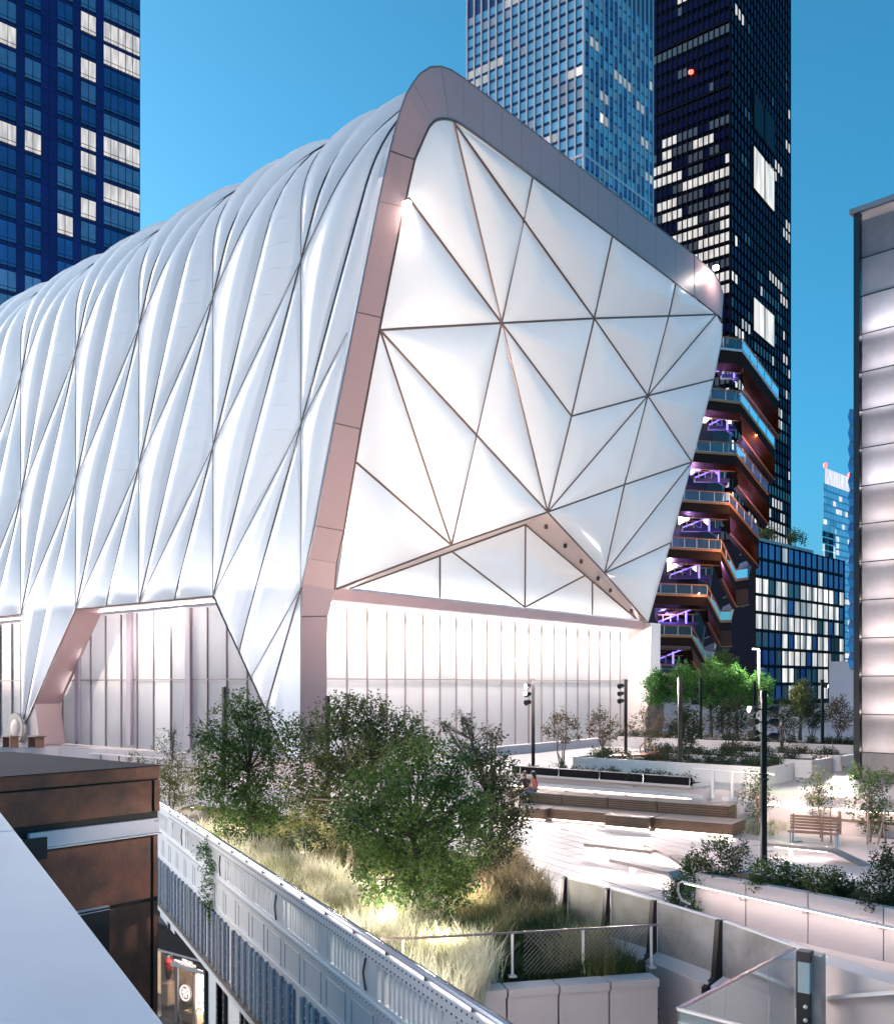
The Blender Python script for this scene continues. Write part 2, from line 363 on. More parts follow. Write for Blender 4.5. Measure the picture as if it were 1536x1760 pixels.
def pillow(pix, m, amp, fn, nrm, par=hall, name='front_cushion', n=9):
    pts = [fn(*p) for p in pix]; ce = sum(pts, V((0, 0, 0)))/len(pts); k = len(pts)
    bm = bmesh.new(); vs = [bm.verts.new(p) for p in pts]; bm.faces.new(vs)
    c = bm.verts.new(ce)
    bm.faces.ensure_lookup_table(); bmesh.ops.delete(bm, geom=[bm.faces[0]], context='FACES_ONLY')
    for i in range(k):
        try: bm.faces.new((vs[i], vs[(i+1) % k], c))
        except ValueError: pass
    bmesh.ops.subdivide_edges(bm, edges=bm.edges[:], cuts=n, use_grid_fill=True)
    segs = [(pts[i], pts[(i+1) % k]) for i in range(k)]
    ins = None
    def dist(p):
        best = 1e9
        for a, b in segs:
            ab = b-a; t = max(0, min(1, (p-a).dot(ab)/ab.length_squared)); best = min(best, (p-a-ab*t).length)
        return best
    ds = {v: dist(v.co) for v in bm.verts}; mx = max(ds.values())
    for v, d in ds.items():
        t = d/mx; v.co = v.co+nrm*amp*min(1.2, mx/1.6)*(1-(1-t)**2.2)
    mb = MB(); idx = {v: q for q, v in enumerate(bm.verts)}; mb.v = [v.co.copy() for v in bm.verts]; mb.f = [tuple(idx[v] for v in f.verts) for f in bm.faces]; bm.free()
    return mb.build(name, m, par, smooth=True)
for f in FAC: pillow([N_[c] for c in f], ETFE2, .5, fi, NF)
pillow([N_['L']]+arc+[N_['F'], N_['B']], ETFE2, .5, fi, NF)
pillow([N_['E'], (1240, 556), (1239, 585), N_['T'], N_['K']], ETFE2, .4, fi, NF)
pillow([N_['F'], (796, 217), (829, 240), N_['G']], ETFE2, .02, fi, NF)
LINES = ['FB', 'FC', 'GB', 'HC', 'IDK', 'LB', 'ABCDE', 'EK', 'CK', 'CN', 'BN', 'NK', 'BM', 'BP', 'AM', 'AP', 'NM', 'MK', 'KT', 'KU', 'KRS', 'MRU', 'SU', 'SW', 'YP', 'ZPM', 'MSJ']
for l in LINES:
    for a, b in zip(l, l[1:]): MB().tube([fi(*N_[a])+NF*.03, fi(*N_[b])+NF*.03], .065, 6).build('front_seam', BRNZ, hall)
MB().tube([fi(*p)+NF*.02 for p in ((1240, 556), (1239, 585), N_['T'], N_['U'], N_['W'], N_['J'])], .06, 5).build('front_seam', M('seam_white', (.6, .56, .55), .4), hall)
# ---------------- recessed triangle under the visor, soffits, fascia
P_V = sp(.55, 0, ZS)
def fv(px, py): return PL(px, py, P_V, NV)
REC = [[(606, 1011), (755, 957), (755, 1028)], [(755, 957), (777, 949), (901, 1044), (755, 1028)], [(777, 949), (902, 903), (901, 1044)], [(902, 903), (1005, 989), (901, 1044)],
       [(1005, 989), (1017, 999), (1017, 1057), (901, 1044)], [(1017, 999), (1092, 1064), (1017, 1057)]]
for p in REC: pillow(p, ETFE2, .22, fv, -A, name='recessed_cushion')
for a, b in (((755, 957), (755, 1028)), ((777, 949), (901, 1044)), ((902, 903), (901, 1044)), ((901, 1044), (1005, 989)), ((1017, 999), (1017, 1057)), ((600, 1012), (902, 902)), ((902, 902), (1093, 1064))):
    MB().tube([fv(*a)-A*.04, fv(*b)-A*.04], .06, 6).build('front_seam', BRNZ, hall)
SOF = M('visor_soffit', (.55, .45, .42), .5)
z_, m_, j_ = fi(*N_['Z']), fi(*N_['M']), fi(*N_['J'])
MB().poly([z_, m_, fv(902, 901), fv(598, 1012)]).build('visor_soffit', SOF, hall)
vs2 = MB().poly([m_, j_, fv(1096, 1066), fv(902, 901)]).build('visor_soffit', SOF, hall)
for k, t in enumerate((.06, .22, .36, .52, .64, .86)):
    p = m_.lerp(j_, t).lerp(fv(902, 901).lerp(fv(1096, 1066), t), .38)
    MB().lathe(p-V((0, 0, .32)), [(.1, 0), (.13, .05), (.13, .25), (.05, .33)], 8).build('spotlight', SEAM if k % 2 else BRNZ, vs2)
P_G = sp(1.0, 0, ZS)
MB().box(sp(.1, WID/2, ZS-.5), .9, WID-1.2, .62, A, B).build('fascia', TRIM, hall)
# ---------------- glass base: front and long side
PANE = M('lit_pane', (.72, .70, .70), .12, 0, var=.10, vscale=.5, trans=.5, tcol=(.97, .95, .94), coat=.6, rnd=.04)
PANE_D = M('lit_pane_grey', (.55, .54, .56), .12, 0, var=.2, vscale=.6, trans=.5, tcol=(.85, .85, .86), coat=.6, rnd=.06)
MUL = M('mullion', (.34, .27, .25), .4, .3); MULD = M('mullion_dark', (.20, .16, .16), .4, .3)
zt0, ztr = 0.05, 4.55
nP = 22
for k in range(nP):
    w0 = 1.0+(WID-2.2)*k/nP; w1 = 1.0+(WID-2.2)*(k+1)/nP; wc = (w0+w1)/2
    for (za, zb) in ((zt0, ztr-.04), (ztr+.04, ZS-.45)):
        piece('glass_pane', PANE, hall, sp(1.0, wc, (za+zb)/2), .04, w1-w0-.07, zb-za, A)
    piece('mullion', MUL, hall, sp(.95, w0, (ZS-.4)/2), .12, .06, ZS-.5, A)
piece('transom', MUL, hall, sp(.9, WID/2, ztr), .1, WID-2, .07, A)
SD = 2.0
us = [1.2+1.86*k for k in range(0, 28)]
for k, (u0, u1) in enumerate(zip(us, us[1:])):
    for (za, zb) in ((zt0, ztr-.04), (ztr+.04, ZS-.25)):
        piece('glass_pane', PANE_D if k % 7 else PANE, hall, sp((u0+u1)/2, SD, (za+zb)/2), u1-u0-.07, .04, zb-za, A)
    piece('mullion', MULD, hall, sp(u0, SD-.06, (ZS-.3)/2), .07, .12, ZS-.4, A)
piece('transom', MULD, hall, sp(26, SD-.1, ztr), 50, .1, .08, A)
for u in (3.8, 12.2, 18.6, 25, 32): piece('column', M('mauve_column', (.30, .24, .28), .5), hall, sp(u, SD+.3, ZS/2), .75, .35, ZS-.6, A) if False else piece('column', M('mauve_column', (.30, .24, .28), .5), hall, sp(u, SD-.18, ZS/2), .5, .22, ZS-.6, A)
# right leg of the portal
MB().hexa([sp(-1, WID-1.6, .02), sp(1.4, WID-1.6, .02), sp(1.4, WID+.1, .02), sp(-1, WID+.1, .02), sp(-1, WID-1.3, ZS), sp(1.4, WID-1.3, ZS), sp(1.4, WID+.4, ZS), sp(-1, WID+.4, ZS)]).build('portal_leg', M('portal_pale', (.68, .60, .58), .45), hall)
# lamps inside the lit hall: they shine through the membrane and the panes
STRIP = M('hall_strip', (1, .95, .9), .5, emis=4, ecol=(1, .95, .9))
ss = MB().box(sp(.75, WID/2, ZS-.62), .12, WID-3, .08, A, B).build('light_strip', STRIP, hall)
s2 = MB().box(sp(2.05*DU, SD-.45, ZS-.1), 13.5, .12, .06, A, B).build('light_strip', STRIP, hall)
s3 = MB().box(sp(6*DU, SD-.45, ZS-.1), 24, .12, .06, A, B).build('light_strip', STRIP, hall)
E_FRONT, E_SIDE, E_GF, E_GS = 800, 1450, 1700, 1500
area('hall_lamp', sp(9, WID/2, 17), -A, WID-8, 24, E_FRONT, (1, .97, .95), hall)
area('hall_lamp', sp(26, 8, 16), -B, 50, 24, E_SIDE, (.97, .98, 1), hall)
area('hall_lamp', sp(26, WID/2, 22), (0, 0, 1), 40, 22, 1200, (1, .98, .97), hall)
for (u_, z_h) in ((26.6, 5.2), (2.6, 5.2), (25.2, 7.6), (4.4, 7.6)): area('leg_fill', sp(u_, 1.7, z_h), -B, 2.2, 3.2, 22, (.98, .98, 1), hall)  # unseen fill added in the legs, where panes cut off the hall light
area('glass_lamp', sp(3.0, WID/2, ZS-.8), -A-V((0, 0, .9)), WID-3, .8, E_GF, (1, .95, .91), hall)
area('glass_lamp', sp(18, SD+2.4, ZS-.8), -B-V((0, 0, .9)), 34, .8, E_GS, (1, .95, .92), hall)
# the two lamps that show on the portal: one near the top of the left leg, one at the right end of the top band
lmp = M('portal_lamp', (1, .95, .92), .4, emis=5, ecol=(1, .9, .85))
for (px_, py_, ex, dirs, e_) in (((686, 380, 0, None, 60)), ((1219, 463, 0, None, 420))):
    lp_ = (fi(px_, py_) if px_ < 700 else fo(px_, py_))-A*.5
    MB().box(lp_-V((0, 0, .5)) if px_ < 700 else lp_-V((0, 0, .15)), .25, .35, 1.3 if px_ < 700 else .3, B).build('portal_lamp', lmp, hall)
    point('portal_light', lp_-A*.45+V((0, 0, -.4)), e_*.28, (1, .82, .74), .06, hall)
area('soffit_lamp', sp(-.3, WID/2, ZS-.62), V((0, 0, -1))-A*.5, WID-3, .25, 1700, (1, .92, .87), hall)
area('soffit_lamp', sp(15, .6, ZS-.1), V((0, 0, -1)), 14, .25, 900, (1, .92, .87), hall)

# ================================================================== towers and the stair structure
def vpdir(vx): return V((vx-CX, FX, 0)).normalized()
def proj(p): d = V(p)-CAM; return (CX+FX*d.x/d.y, HY-FX*d.z/d.y) if d.y > .1 else (-9999, -9999)
LITW = M('window_lit', (.5, .42, .36), .15, emis=.42, ecol=(1, .84, .74), erange=(.5, 1.25, .9))
LITC = M('window_lit_cool', (.4, .38, .36), .15, emis=.34, ecol=(1, .92, .84), erange=(.2, 1.35, .45))
def shed_hides(x, y):                    # roughly what the hall covers, with a margin for a step aside
    if 300 < x < 1215 and y > 250+max(0, (690-x))*.62 and y > 250+max(0, (x-760))*.86: return True
    return False
class Facade:
    def __init__(s, root): s.root = root; s.c = []; s.root_ = root
    def pane(s, name, m, c, sx, sz, ax, t=.12):
        x, y = proj(c)
        if x < -90 or x > 1640 or y < -110 or y > 1500 or shed_hides(x, y): return
        s.c.append((sx*sz/(c-CAM).length_squared, name, m, c, sx, sz, V(ax), t))
    def done(s, cap=290):
        s.c.sort(key=lambda r: -r[0]); rest = {}
        for k, (_, name, m, c, sx, sz, ax, t) in enumerate(s.c):
            if k < cap: piece(name, m, s.root, c, sx, t, sz, ax)
            else: rest.setdefault(m.name, (m, MB()))[1].box(c-V((0, 0, sz/2)), sx, t, sz, ax)
        for m, mb in rest.values(): mb.build('far_windows', m, s.root, kind='stuff')
# ---------------- navy apartment tower on the left
td = vpdir(2600); e0 = D(240, HY, 130); e0.z = 0
navy = thing('apartment_tower', 'navy glass apartment tower standing behind the white hall, beside open sky', 'tower', e0-td*12)
NB = M('navy_panel', (.03, .024, .16), .25, 0, spec=.2, rnd=.15); NBW = M('blue_window', (.05, .15, .46), .08, 0, spec=.6, rnd=.35, var=.5, vscale=.5); NBC = M('curtained_window', (.30, .40, .62), .1, spec=.6, rnd=.25, var=.3, vscale=.7)
NLINE = M('navy_mullion', (.006, .008, .03), .4)
perp = V((-td.y, td.x, 0))
MB().box(e0-td*13+perp*9.1, 26, 18, 150, td).build('tower_core', M('navy_core', (.015, .016, .06), .4), navy)
fa = Facade(navy); rnd = random.Random(3)
seq = 'wwwwwdwwdwwddwwdwwdwwdwwd'; mw = 1.0; fh = 3.02
for f in range(0, 34):
    z = 4.2+30+f*fh; run = {}; g = 0; st = None
    for c, ch in enumerate(seq):
        cc = e0-td*(c*mw+.5*mw)+V((0, 0, z+fh/2))
        if ch == 'd': st = None; m = NB; nm = 'wall_panel'
        else:
            if st is None:
                r = rnd.random(); st = LITW if r < .2 else (NBC if r < .5 else NBW)
            m = st; nm = 'window_pane'
        if nm == 'wall_panel': fa.pane(nm, m, cc, mw-.05, fh-.06, td, .10)
        else:
            fa.pane(nm, m, cc+V((0, 0, .25)), mw-.05, fh-.62, td, .10)
    if z < 140: piece('floor_band', NB, navy, e0-td*12.5+V((0, 0, z+.14)), 25, .13, .26, td); piece('window_rail', NLINE, navy, e0-td*12.5+V((0, 0, z+.95)), 25, .16, .07, td)
for c in range(26): piece('mullion', NLINE, navy, e0-td*(c*mw)+V((0, 0, 75)), .06, .2, 150, td)
fa.done()
# ---------------- pale glass tower
pd, pl = vpdir(2212), vpdir(-1450); e1 = D(1003, HY, 280); e1.z = 0
pale = thing('glass_tower', 'pale blue glass tower with pinkish white fins behind the hall roof', 'tower', e1+(pd+pl)*12)
PFIN = M('pale_fin', (.85, .70, .69), .45); PBL = M('sky_blue_window', (.34, .66, .86), .06, 0, spec=.8, rnd=.22, var=.25, vscale=.3); PPK = M('pinkish_window', (.52, .47, .5), .1, rnd=.2); PDK = M('deep_blue_window', (.05, .10, .34), .08, spec=.7, rnd=.4)
def hit(px, p0, dr): q = (px-CX)/FX; return (q*p0.y-p0.x)/(dr.x-q*dr.y)
wl, wr = hit(803, e1, pl), hit(1121, e1, pd)
MB().hexa([e1+V((0, .3, 0)), e1+pd*wr, e1+pd*wr+pl*wl, e1+pl*wl]+[p+V((0, 0, 230)) for p in (e1+V((0, .3, 0)), e1+pd*wr, e1+pd*wr+pl*wl, e1+pl*wl)]).build('tower_core', M('pale_core', (.05, .08, .2), .4), pale)
fa = Facade(pale); rnd = random.Random(5); fh = 3.35
nl, nr = 15, 15
for f in range(30, 64):
    z = f*fh+1; lit0 = rnd.randint(-4, 14); litn = rnd.choice((0, 0, 2, 4, 6)); r0 = rnd.randint(0, 14); rn = rnd.choice((0, 0, 0, 2, 4))
    for c in range(nl):
        m = LITC if lit0 <= c < lit0+litn and litn else (PPK if rnd.random() < .1 else PBL)
        fa.pane('window_pane', m, e1+pl*(wl*(c+.5)/nl)-pl.cross(V((0, 0, 1)))*.0+V((0, 0, z+1.55)), wl/nl-.75, 2.35, pl, .2)
    for c in range(nr):
        m = LITC if r0 <= c < r0+rn else (PPK if rnd.random() < .25 else (PBL if rnd.random() < .45 else PDK))
        fa.pane('window_pane', m, e1+pd*(wr*(c+.5)/nr)+V((0, 0, z+1.55)), wr/nr-.9, 2.6, pd, .2)
    if f % 17 == 13:
        piece('belt_band', PFIN, pale, e1+pl*(wl/2)+V((0, 0, z)), wl, .75, .8, pl); piece('belt_band', PFIN, pale, e1+pd*(wr/2)+V((0, 0, z)), wr, .75, .8, pd)
for c in range(nl+1): piece('fin', PFIN, pale, e1+pl*(wl*c/nl)+V((0, 0, 115)), .45, .7, 230, pl)
for c in range(nr+1): piece('fin', PFIN, pale, e1+pd*(wr*c/nr)+V((0, 0, 115)), .55, .7, 230, pd)
fa.done()
# ---------------- dark office tower
dd, dl = vpdir(2010), vpdir(-1256); e2 = D(1255, HY, 340); e2.z = 0
dark = thing('office_tower', 'near black office tower with scattered lit windows and three open loggias', 'tower', e2+(dd+dl)*15)
DKP = M('black_panel', (.006, .006, .018), .5, spec=.12); DKF = M('black_fin', (.004, .004, .009), .6, spec=.08); DKW = M('dark_window', (.010, .011, .06), .3, spec=.1, rnd=.6); DGW = M('dim_window', (.16, .16, .17), .15, rnd=.4)
wl, wr = hit(1095, e2, dl), hit(1357, e2, dd)
MB().hexa([e2+V((0, .4, 0)), e2+dd*wr, e2+dd*wr+dl*wl, e2+dl*wl]+[p+V((0, 0, 300)) for p in (e2+V((0, .4, 0)), e2+dd*wr, e2+dd*wr+dl*wl, e2+dl*wl)]).build('tower_core', DKP, dark)
fa = Facade(dark); rnd = random.Random(11); fh = 4.6; nl, nr = 18, 20
logg = [(1293, 160, 1327, 215), (1293, 252, 1327, 318), (1293, 512, 1327, 563)]
for f in range(10, 62):
    z = f*fh; y0 = HY-(z-CZ)*FX/340
    dens = .75 if y0 > 200 else .12
    if abs(y0-60) < 12: dens = .95
    if 90 < y0 < 200: dens = .06
    k = 0; st = None; zr = rnd.random()
    for c in range(nl):
        if k <= 0: st = (LITC if rnd.random() < .55 else DGW) if rnd.random() < dens else DKW; k = rnd.randint(1, 4)
        k -= 1
        fa.pane('window_pane', st, e2+dl*(wl*(c+.5)/nl)+V((0, 0, z+2.1)), wl/nl-.5, 2.9, dl, .3)
    dr = .62 if y0 > 560 else (.35 if y0 > 380 else .1); k = 0
    for c in range(nr):
        if k <= 0: st = (LITC if rnd.random() < .5 else DGW) if rnd.random() < dr*rnd.choice((.2, 1, 1.3)) else DKW; k = rnd.randint(1, 3)
        k -= 1
        fa.pane('window_pane', st, e2+dd*(wr*(c+.5)/nr)+V((0, 0, z+2.1)), wr/nr-.8, 3.2, dd, .3)
    if f % 5 == 2: piece('floor_band', DKF, dark, e2+dd*(wr/2)+V((0, 0, z)), wr, .8, .7, dd); piece('floor_band', DKF, dark, e2+dl*(wl/2)+V((0, 0, z)), wl, .8, .7, dl)
for c in range(nr+1): piece('fin', DKF, dark, e2+dd*(wr*c/nr)+V((0, 0, 150)), .4, .9, 300, dd)
for c in range(0, nl+1): piece('fin', DKF, dark, e2+dl*(wl*c/nl)+V((0, 0, 150)), .3, .6, 300, dl)
fa.done()
nd = V((dd.y, -dd.x, 0))
for (x0, y0, x1, y1) in logg:
    t0, t1 = hit(x0, e2, dd), hit(x1, e2, dd); za = CZ+(HY-y1+14)*(e2+dd*t0).y/FX-4; zb = CZ+(HY-y0)*(e2+dd*t0).y/FX
    lo = piece('loggia', DKF, dark, e2+dd*((t0+t1)/2)+V((0, 0, (za+zb)/2)), t1-t0+1.2, 1.1, zb-za+1.2, dd)
    mm = LITC if y0 > 200 else DKW
    fr = MB().box(e2+dd*((t0+t1)/2)+nd*.62+V((0, 0, za)), (t1-t0), .2, zb-za, dd).build('loggia_glow', M('loggia_lit', (.5, .45, .4), .3, emis=.33, ecol=(1, .88, .72), erange=(.8, 1, .15)) if y0 > 200 else DKP, dark)
    MB().box(e2+dd*((t0+t1)/2)+nd*.8+V((0, 0, za)), .7, .2, zb-za, dd).build('loggia_post', DKF, dark)
rl = M('red_beacon', (.8, .02, .02), .3, emis=3, ecol=(1, .05, .03))
MB().lathe(e2+dl*hit(1186, e2, dl)+V((0, -1, CZ+(HY-166)*362/FX)), [(.2, 0), (.9, .4), (.9, 1.2), (.2, 1.6)], 8).build('beacon', rl, dark)
# ---------------- low dark office block
bd, bl = vpdir(2365), vpdir(-1256); e3 = D(1296, HY, 200); e3.z = 0; zt = CZ+(HY-928)*200/FX
block = thing('office_block', 'low dark office block with brightly lit floors and planted roof', 'office block', e3+(bd+bl)*8)
wr = hit(1449, e3, bd); wl = 14
q = [e3+V((.05, .1, 0)), e3+bd*wr, e3+bd*wr+bl*wl, e3+bl*wl]
MB().hexa(q+[p+V((0, 0, zt)) for p in q]).build('block_core', DKP, block)
fa = Facade(block); rnd = random.Random(4); nf, nc = 8, 15; fh = zt/9.2
for f in range(nf+1):
    z = zt-fh*(f+1); lit = {0: .1, 1: .15, 2: .7, 3: .8, 4: .8, 5: .6, 6: .9, 7: .5, 8: .3}[f]
    for c in range(nc):
        m = LITC if rnd.random() < lit and not (f > 4 and c < 4) else (PDK if f < 2 or rnd.random() < .5 else DGW)
        for h in (0, 1): fa.pane('window_pane', m, e3+bd*(wr*(c+.25+.5*h)/nc)+V((0, 0, z+fh*.5)), wr/nc/2-.14, fh-.7, bd, .2)
    piece('floor_band', DKF, block, e3+bd*(wr/2)+V((0, 0, z)), wr, .7, .5, bd)
fa.done(280)
for c in range(nc+1): piece('fin', DKF, block, e3+bd*(wr*c/nc)+V((0, 0, zt/2)), .25, .6, zt, bd)
piece('roof_edge', M('roof_edge', (.45, .40, .38), .5), block, e3+bd*(wr*.3)+V((0, 0, zt+.3)), wr*.62, .8, .6, bd)
MB().prism([e3+bd*x+V((0, -.4, z)) for x, z in ((wr*.84, zt*.28), (wr*.93, zt*.28), (wr*.93, zt*.47), (wr*.84, zt*.47))], (0, .5, 0)).build('corner_opening', M('rust_void', (.09, .05, .035), .6), block)
# ---------------- far towers at the right
e4 = D(1415, HY, 520); e4.z = 0; fdir = vpdir(2365); wr = hit(1461, e4, fdir); zt = CZ+(HY-830)*520/FX
far = thing('skyscraper', 'distant pale cyan skyscraper with a white lit crown', 'skyscraper', e4+fdir*8)
FB = V((10, 16, 0)); q = [e4, e4+fdir*wr, e4+fdir*wr+FB, e4+FB]
MB().hexa(q+[p+V((0, 0, zt)) for p in q]).build('tower_core', M('far_core', (.22, .50, .66), .3), far)
WS = V((-1.0, -5, 0)); q2 = [e4-fdir*4+WS, e4+fdir*(wr*.35)+WS, e4+fdir*(wr*.35)+FB*.2, e4-fdir*4+FB*.5]
MB().hexa(q2+[p+V((0, 0, CZ+(HY-905)*520/FX)) for p in q2]).build('lower_wing', M('far_core', (.22, .50, .66), .3), far)
fa = Facade(far); rnd = random.Random(9); fw = M('cyan_window', (.5, .80, .92), .1, spec=.8, rnd=.3)
nfl, ncl = 30, 9
for f in range(nfl):
    for c in range(ncl): fa.pane('window_pane', LITC if rnd.random() < .12 else fw, e4+fdir*(wr*(c+.5)/ncl)+V((0, 0, zt*(f+.5)/nfl)), wr/ncl*.86, zt/nfl*.7, fdir, .5)
for f in range(24):
    for c in range(6): fa.pane('window_pane', LITC if rnd.random() < .12 else fw, e4-fdir*4+WS+fdir*((wr*.35+4)*(c+.5)/6)+V((0, 0, CZ+(HY-905)*520/FX*(f+.5)/24.4)), (wr*.35+4)/6*.86, CZ+(HY-905)*520/FX/24.4*.62, fdir, .5)
fa.done()
cz = CZ+(HY-803)*520/FX
cr = MB().hexa([p+V((0, 0, zt)) for p in (e4+fdir*2, e4+fdir*(wr-.5), e4+fdir*(wr-.5)+FB*.5, e4+fdir*2+FB*.5)]+[p+V((0, 0, cz)) for p in (e4+fdir*2, e4+fdir*(wr-.5), e4+fdir*(wr-.5)+FB*.5, e4+fdir*2+FB*.5)]).build('crown', M('crown_lit', (.7, .62, .6), .5, emis=.3, ecol=(1, .88, .86), erange=(1, 1, .4)), far)
for x in (2.2, wr-1): MB().lathe(e4+fdir*x+V((0, 0, cz)), [(.3, 0), (1.0, .7), (1.0, 2), (.2, 2.7)], 8).build('beacon', rl, far)
saw = thing('angled_tower', 'slim tower with sawtooth tilted glass panels next to the pale glass building', 'tower', D(1466, 1178, 95))
SAW = M('saw_glass', (.16, .30, .58), .08, spec=.8, rnd=.2); SAWE = M('saw_edge', (.3, .2, .17), .4)
for k in range(16):
    y0, y1 = 702+k*28, 702+(k+1)*28
    a, b, c = D(1460, y0, 95), D(1456.5, y0+14, 95), D(1460, y1, 95); d = V((9, 6, 0))
    MB().hexa([c, c+d, c+d+V((4, 5, 0)), c+V((4, 5, 0)), b, b+d, b+d+V((4, 5, 0)), b+V((4, 5, 0))]).build('tilted_panel', SAW, saw)
    MB().hexa([b, b+d, b+d+V((4, 5, 0)), b+V((4, 5, 0)), a, a+d, a+d+V((4, 5, 0)), a+V((4, 5, 0))]).build('tilted_panel', SAW, saw)
    MB().tube([c+V((0, -.05, 0)), c+d+V((0, -.05, 0))], .06, 4).build('panel_edge', SAWE, saw)
MB().box(D(1462, HY, 97)+V((5.2, 5, -4.1)), 9.0, 6, 6.6, (.83, .55, 0)).build('base_storey', M('pale_core2', (.45, .5, .58), .4), saw)
# ---------------- glass building at the right edge
gd = -vpdir(-850); e5 = D(1470, HY, 43); e5.z = 0; gp = V((-gd.y, gd.x, 0)); gp = gp if gp.y > 0 else -gp
zt = CZ+(HY-369)*43/FX
gb = thing('glass_building', 'tall transparent glass building with glowing floor edges and a dark corner post', 'building', e5+gd*6+gp*4)
GP = M('milky_pane', (.50, .46, .48), .10, 0, var=.35, vscale=.35, trans=.62, tcol=(.92, .86, .85), coat=.7, rnd=.22); rowh = 65*43/FX
INT = M('interior_wall', (.62, .54, .52), .7, var=.5, vscale=.35, rnd=.2)
GPOST = M('dark_post', (.012, .011, .014), .35)
for f in range(15):
    z = zt-.35-rowh*(f+1)
    if z < -.2: break
    for c in range(4):
        pa_, pb_ = e5+gd*(.3+3.8*c)+V((0, 0, z+.02)), e5+gd*(.3+3.8*c+3.76)+V((0, 0, z+.02)); MB().poly([pa_, pb_, pb_+V((0, 0, rowh-.045)), pa_+V((0, 0, rowh-.045))]).build('glass_pane', GP, gb)
    piece('pane_joint', GPOST, gb, e5+gd*7.6+V((0, 0, z)), 15.2, .055, .04, gd)
    if f > 1:
        sl_ = piece('floor_slab', INT, gb, e5+gd*8+gp*3.2+V((0, 0, z+.35)), 15, 5, .28, gd)
        pass
for c in range(5): piece('inner_wall', INT, gb, e5+gd*(1.4+3.2*c)+gp*(4.6+.7*(c % 2))+V((0, 0, (zt-4)/2)), 3.1, .2, zt-4, gd)
piece('corner_post', GPOST, gb, e5+gd*.1+V((0, 0, zt/2)), .26, .3, zt, gd)
piece('corner_post', GPOST, gb, e5+gp*6+V((0, 0, zt/2)), .2, .2, zt, gd)
piece('roof_cap', M('cap_metal', (.3, .27, .28), .4, .3), gb, e5+gd*7.5+gp*3+V((0, 0, zt+.12)), 15.4, 6.4, .24, gd)
for c in range(3): MB().tube([e5+gd*(1+c*2.6)+gp*1.5+V((0, 0, zt-.4)), e5+gd*(3.4+c*2.6)+gp*1.5+V((0, 0, zt-3.0))], .12, 6).build('roof_brace', M('white_brace', (.75, .75, .78), .4), gb)
MB().poly([e5+gp*.2, e5+gp*5.9, e5+gp*5.9+V((0, 0, zt-.3)), e5+gp*.2+V((0, 0, zt-.3))]).build('side_glass', GP, gb)
for f in range(2, 15): area('interior_lamp', e5+gd*7+gp*.55+V((0, 0, zt-.35-rowh*(f+1)+.06)), -gp+V((0, 0, 1.3)), 13, .2, (80, 52, 92, 64)[f % 4], (1, .88, .83) if f > 6 else (.95, .93, 1), gb)
# ---------------- copper stair structure behind the hall
ves = thing('stair_structure', 'honeycomb of copper coloured landings and stairs rising behind the hall corner', 'stair structure', D(1180, HY, 108)-V((0, 0, CZ)))
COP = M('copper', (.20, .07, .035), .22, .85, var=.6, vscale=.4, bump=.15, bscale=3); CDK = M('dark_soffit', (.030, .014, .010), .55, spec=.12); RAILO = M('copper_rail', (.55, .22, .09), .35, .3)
VGL = glassmat('landing_glass', (.86, .9, 1), .06, .05, op=.06, opcol=(.5, .5, .75)); VW = M('landing_white', (.7, .66, .66), .4); PUR = M('purple_glow', (.2, .15, .7), .4, emis=.9, ecol=(.22, .16, 1)); WARM = M('warm_glow', (1, .8, .7), .4, emis=1.6, ecol=(1, .8, .68))
TI = [[(1205, 577), (1243, 579), (1276, 583), (1338, 668)], [(1185, 664), (1221, 667), (1273, 673), (1331, 752)], [(1165, 754), (1197, 757), (1266, 762), (1320, 831)], [(1150, 839), (1176, 842), (1253, 847), (1304, 907)],
      [(1120, 921), (1155, 923), (1239, 928), (1264, 979), (1285, 976)], [(1100, 1001), (1135, 1003), (1215, 1006), (1237, 1050), (1256, 1050)], [(1085, 1073), (1118, 1074), (1188, 1076), (1211, 1117), (1224, 1120)], [(1080, 1140), (1114, 1141), (1157, 1143)]]
YD = [100, 101.5, 103, 104.5, 106, 107.5, 109, 110]
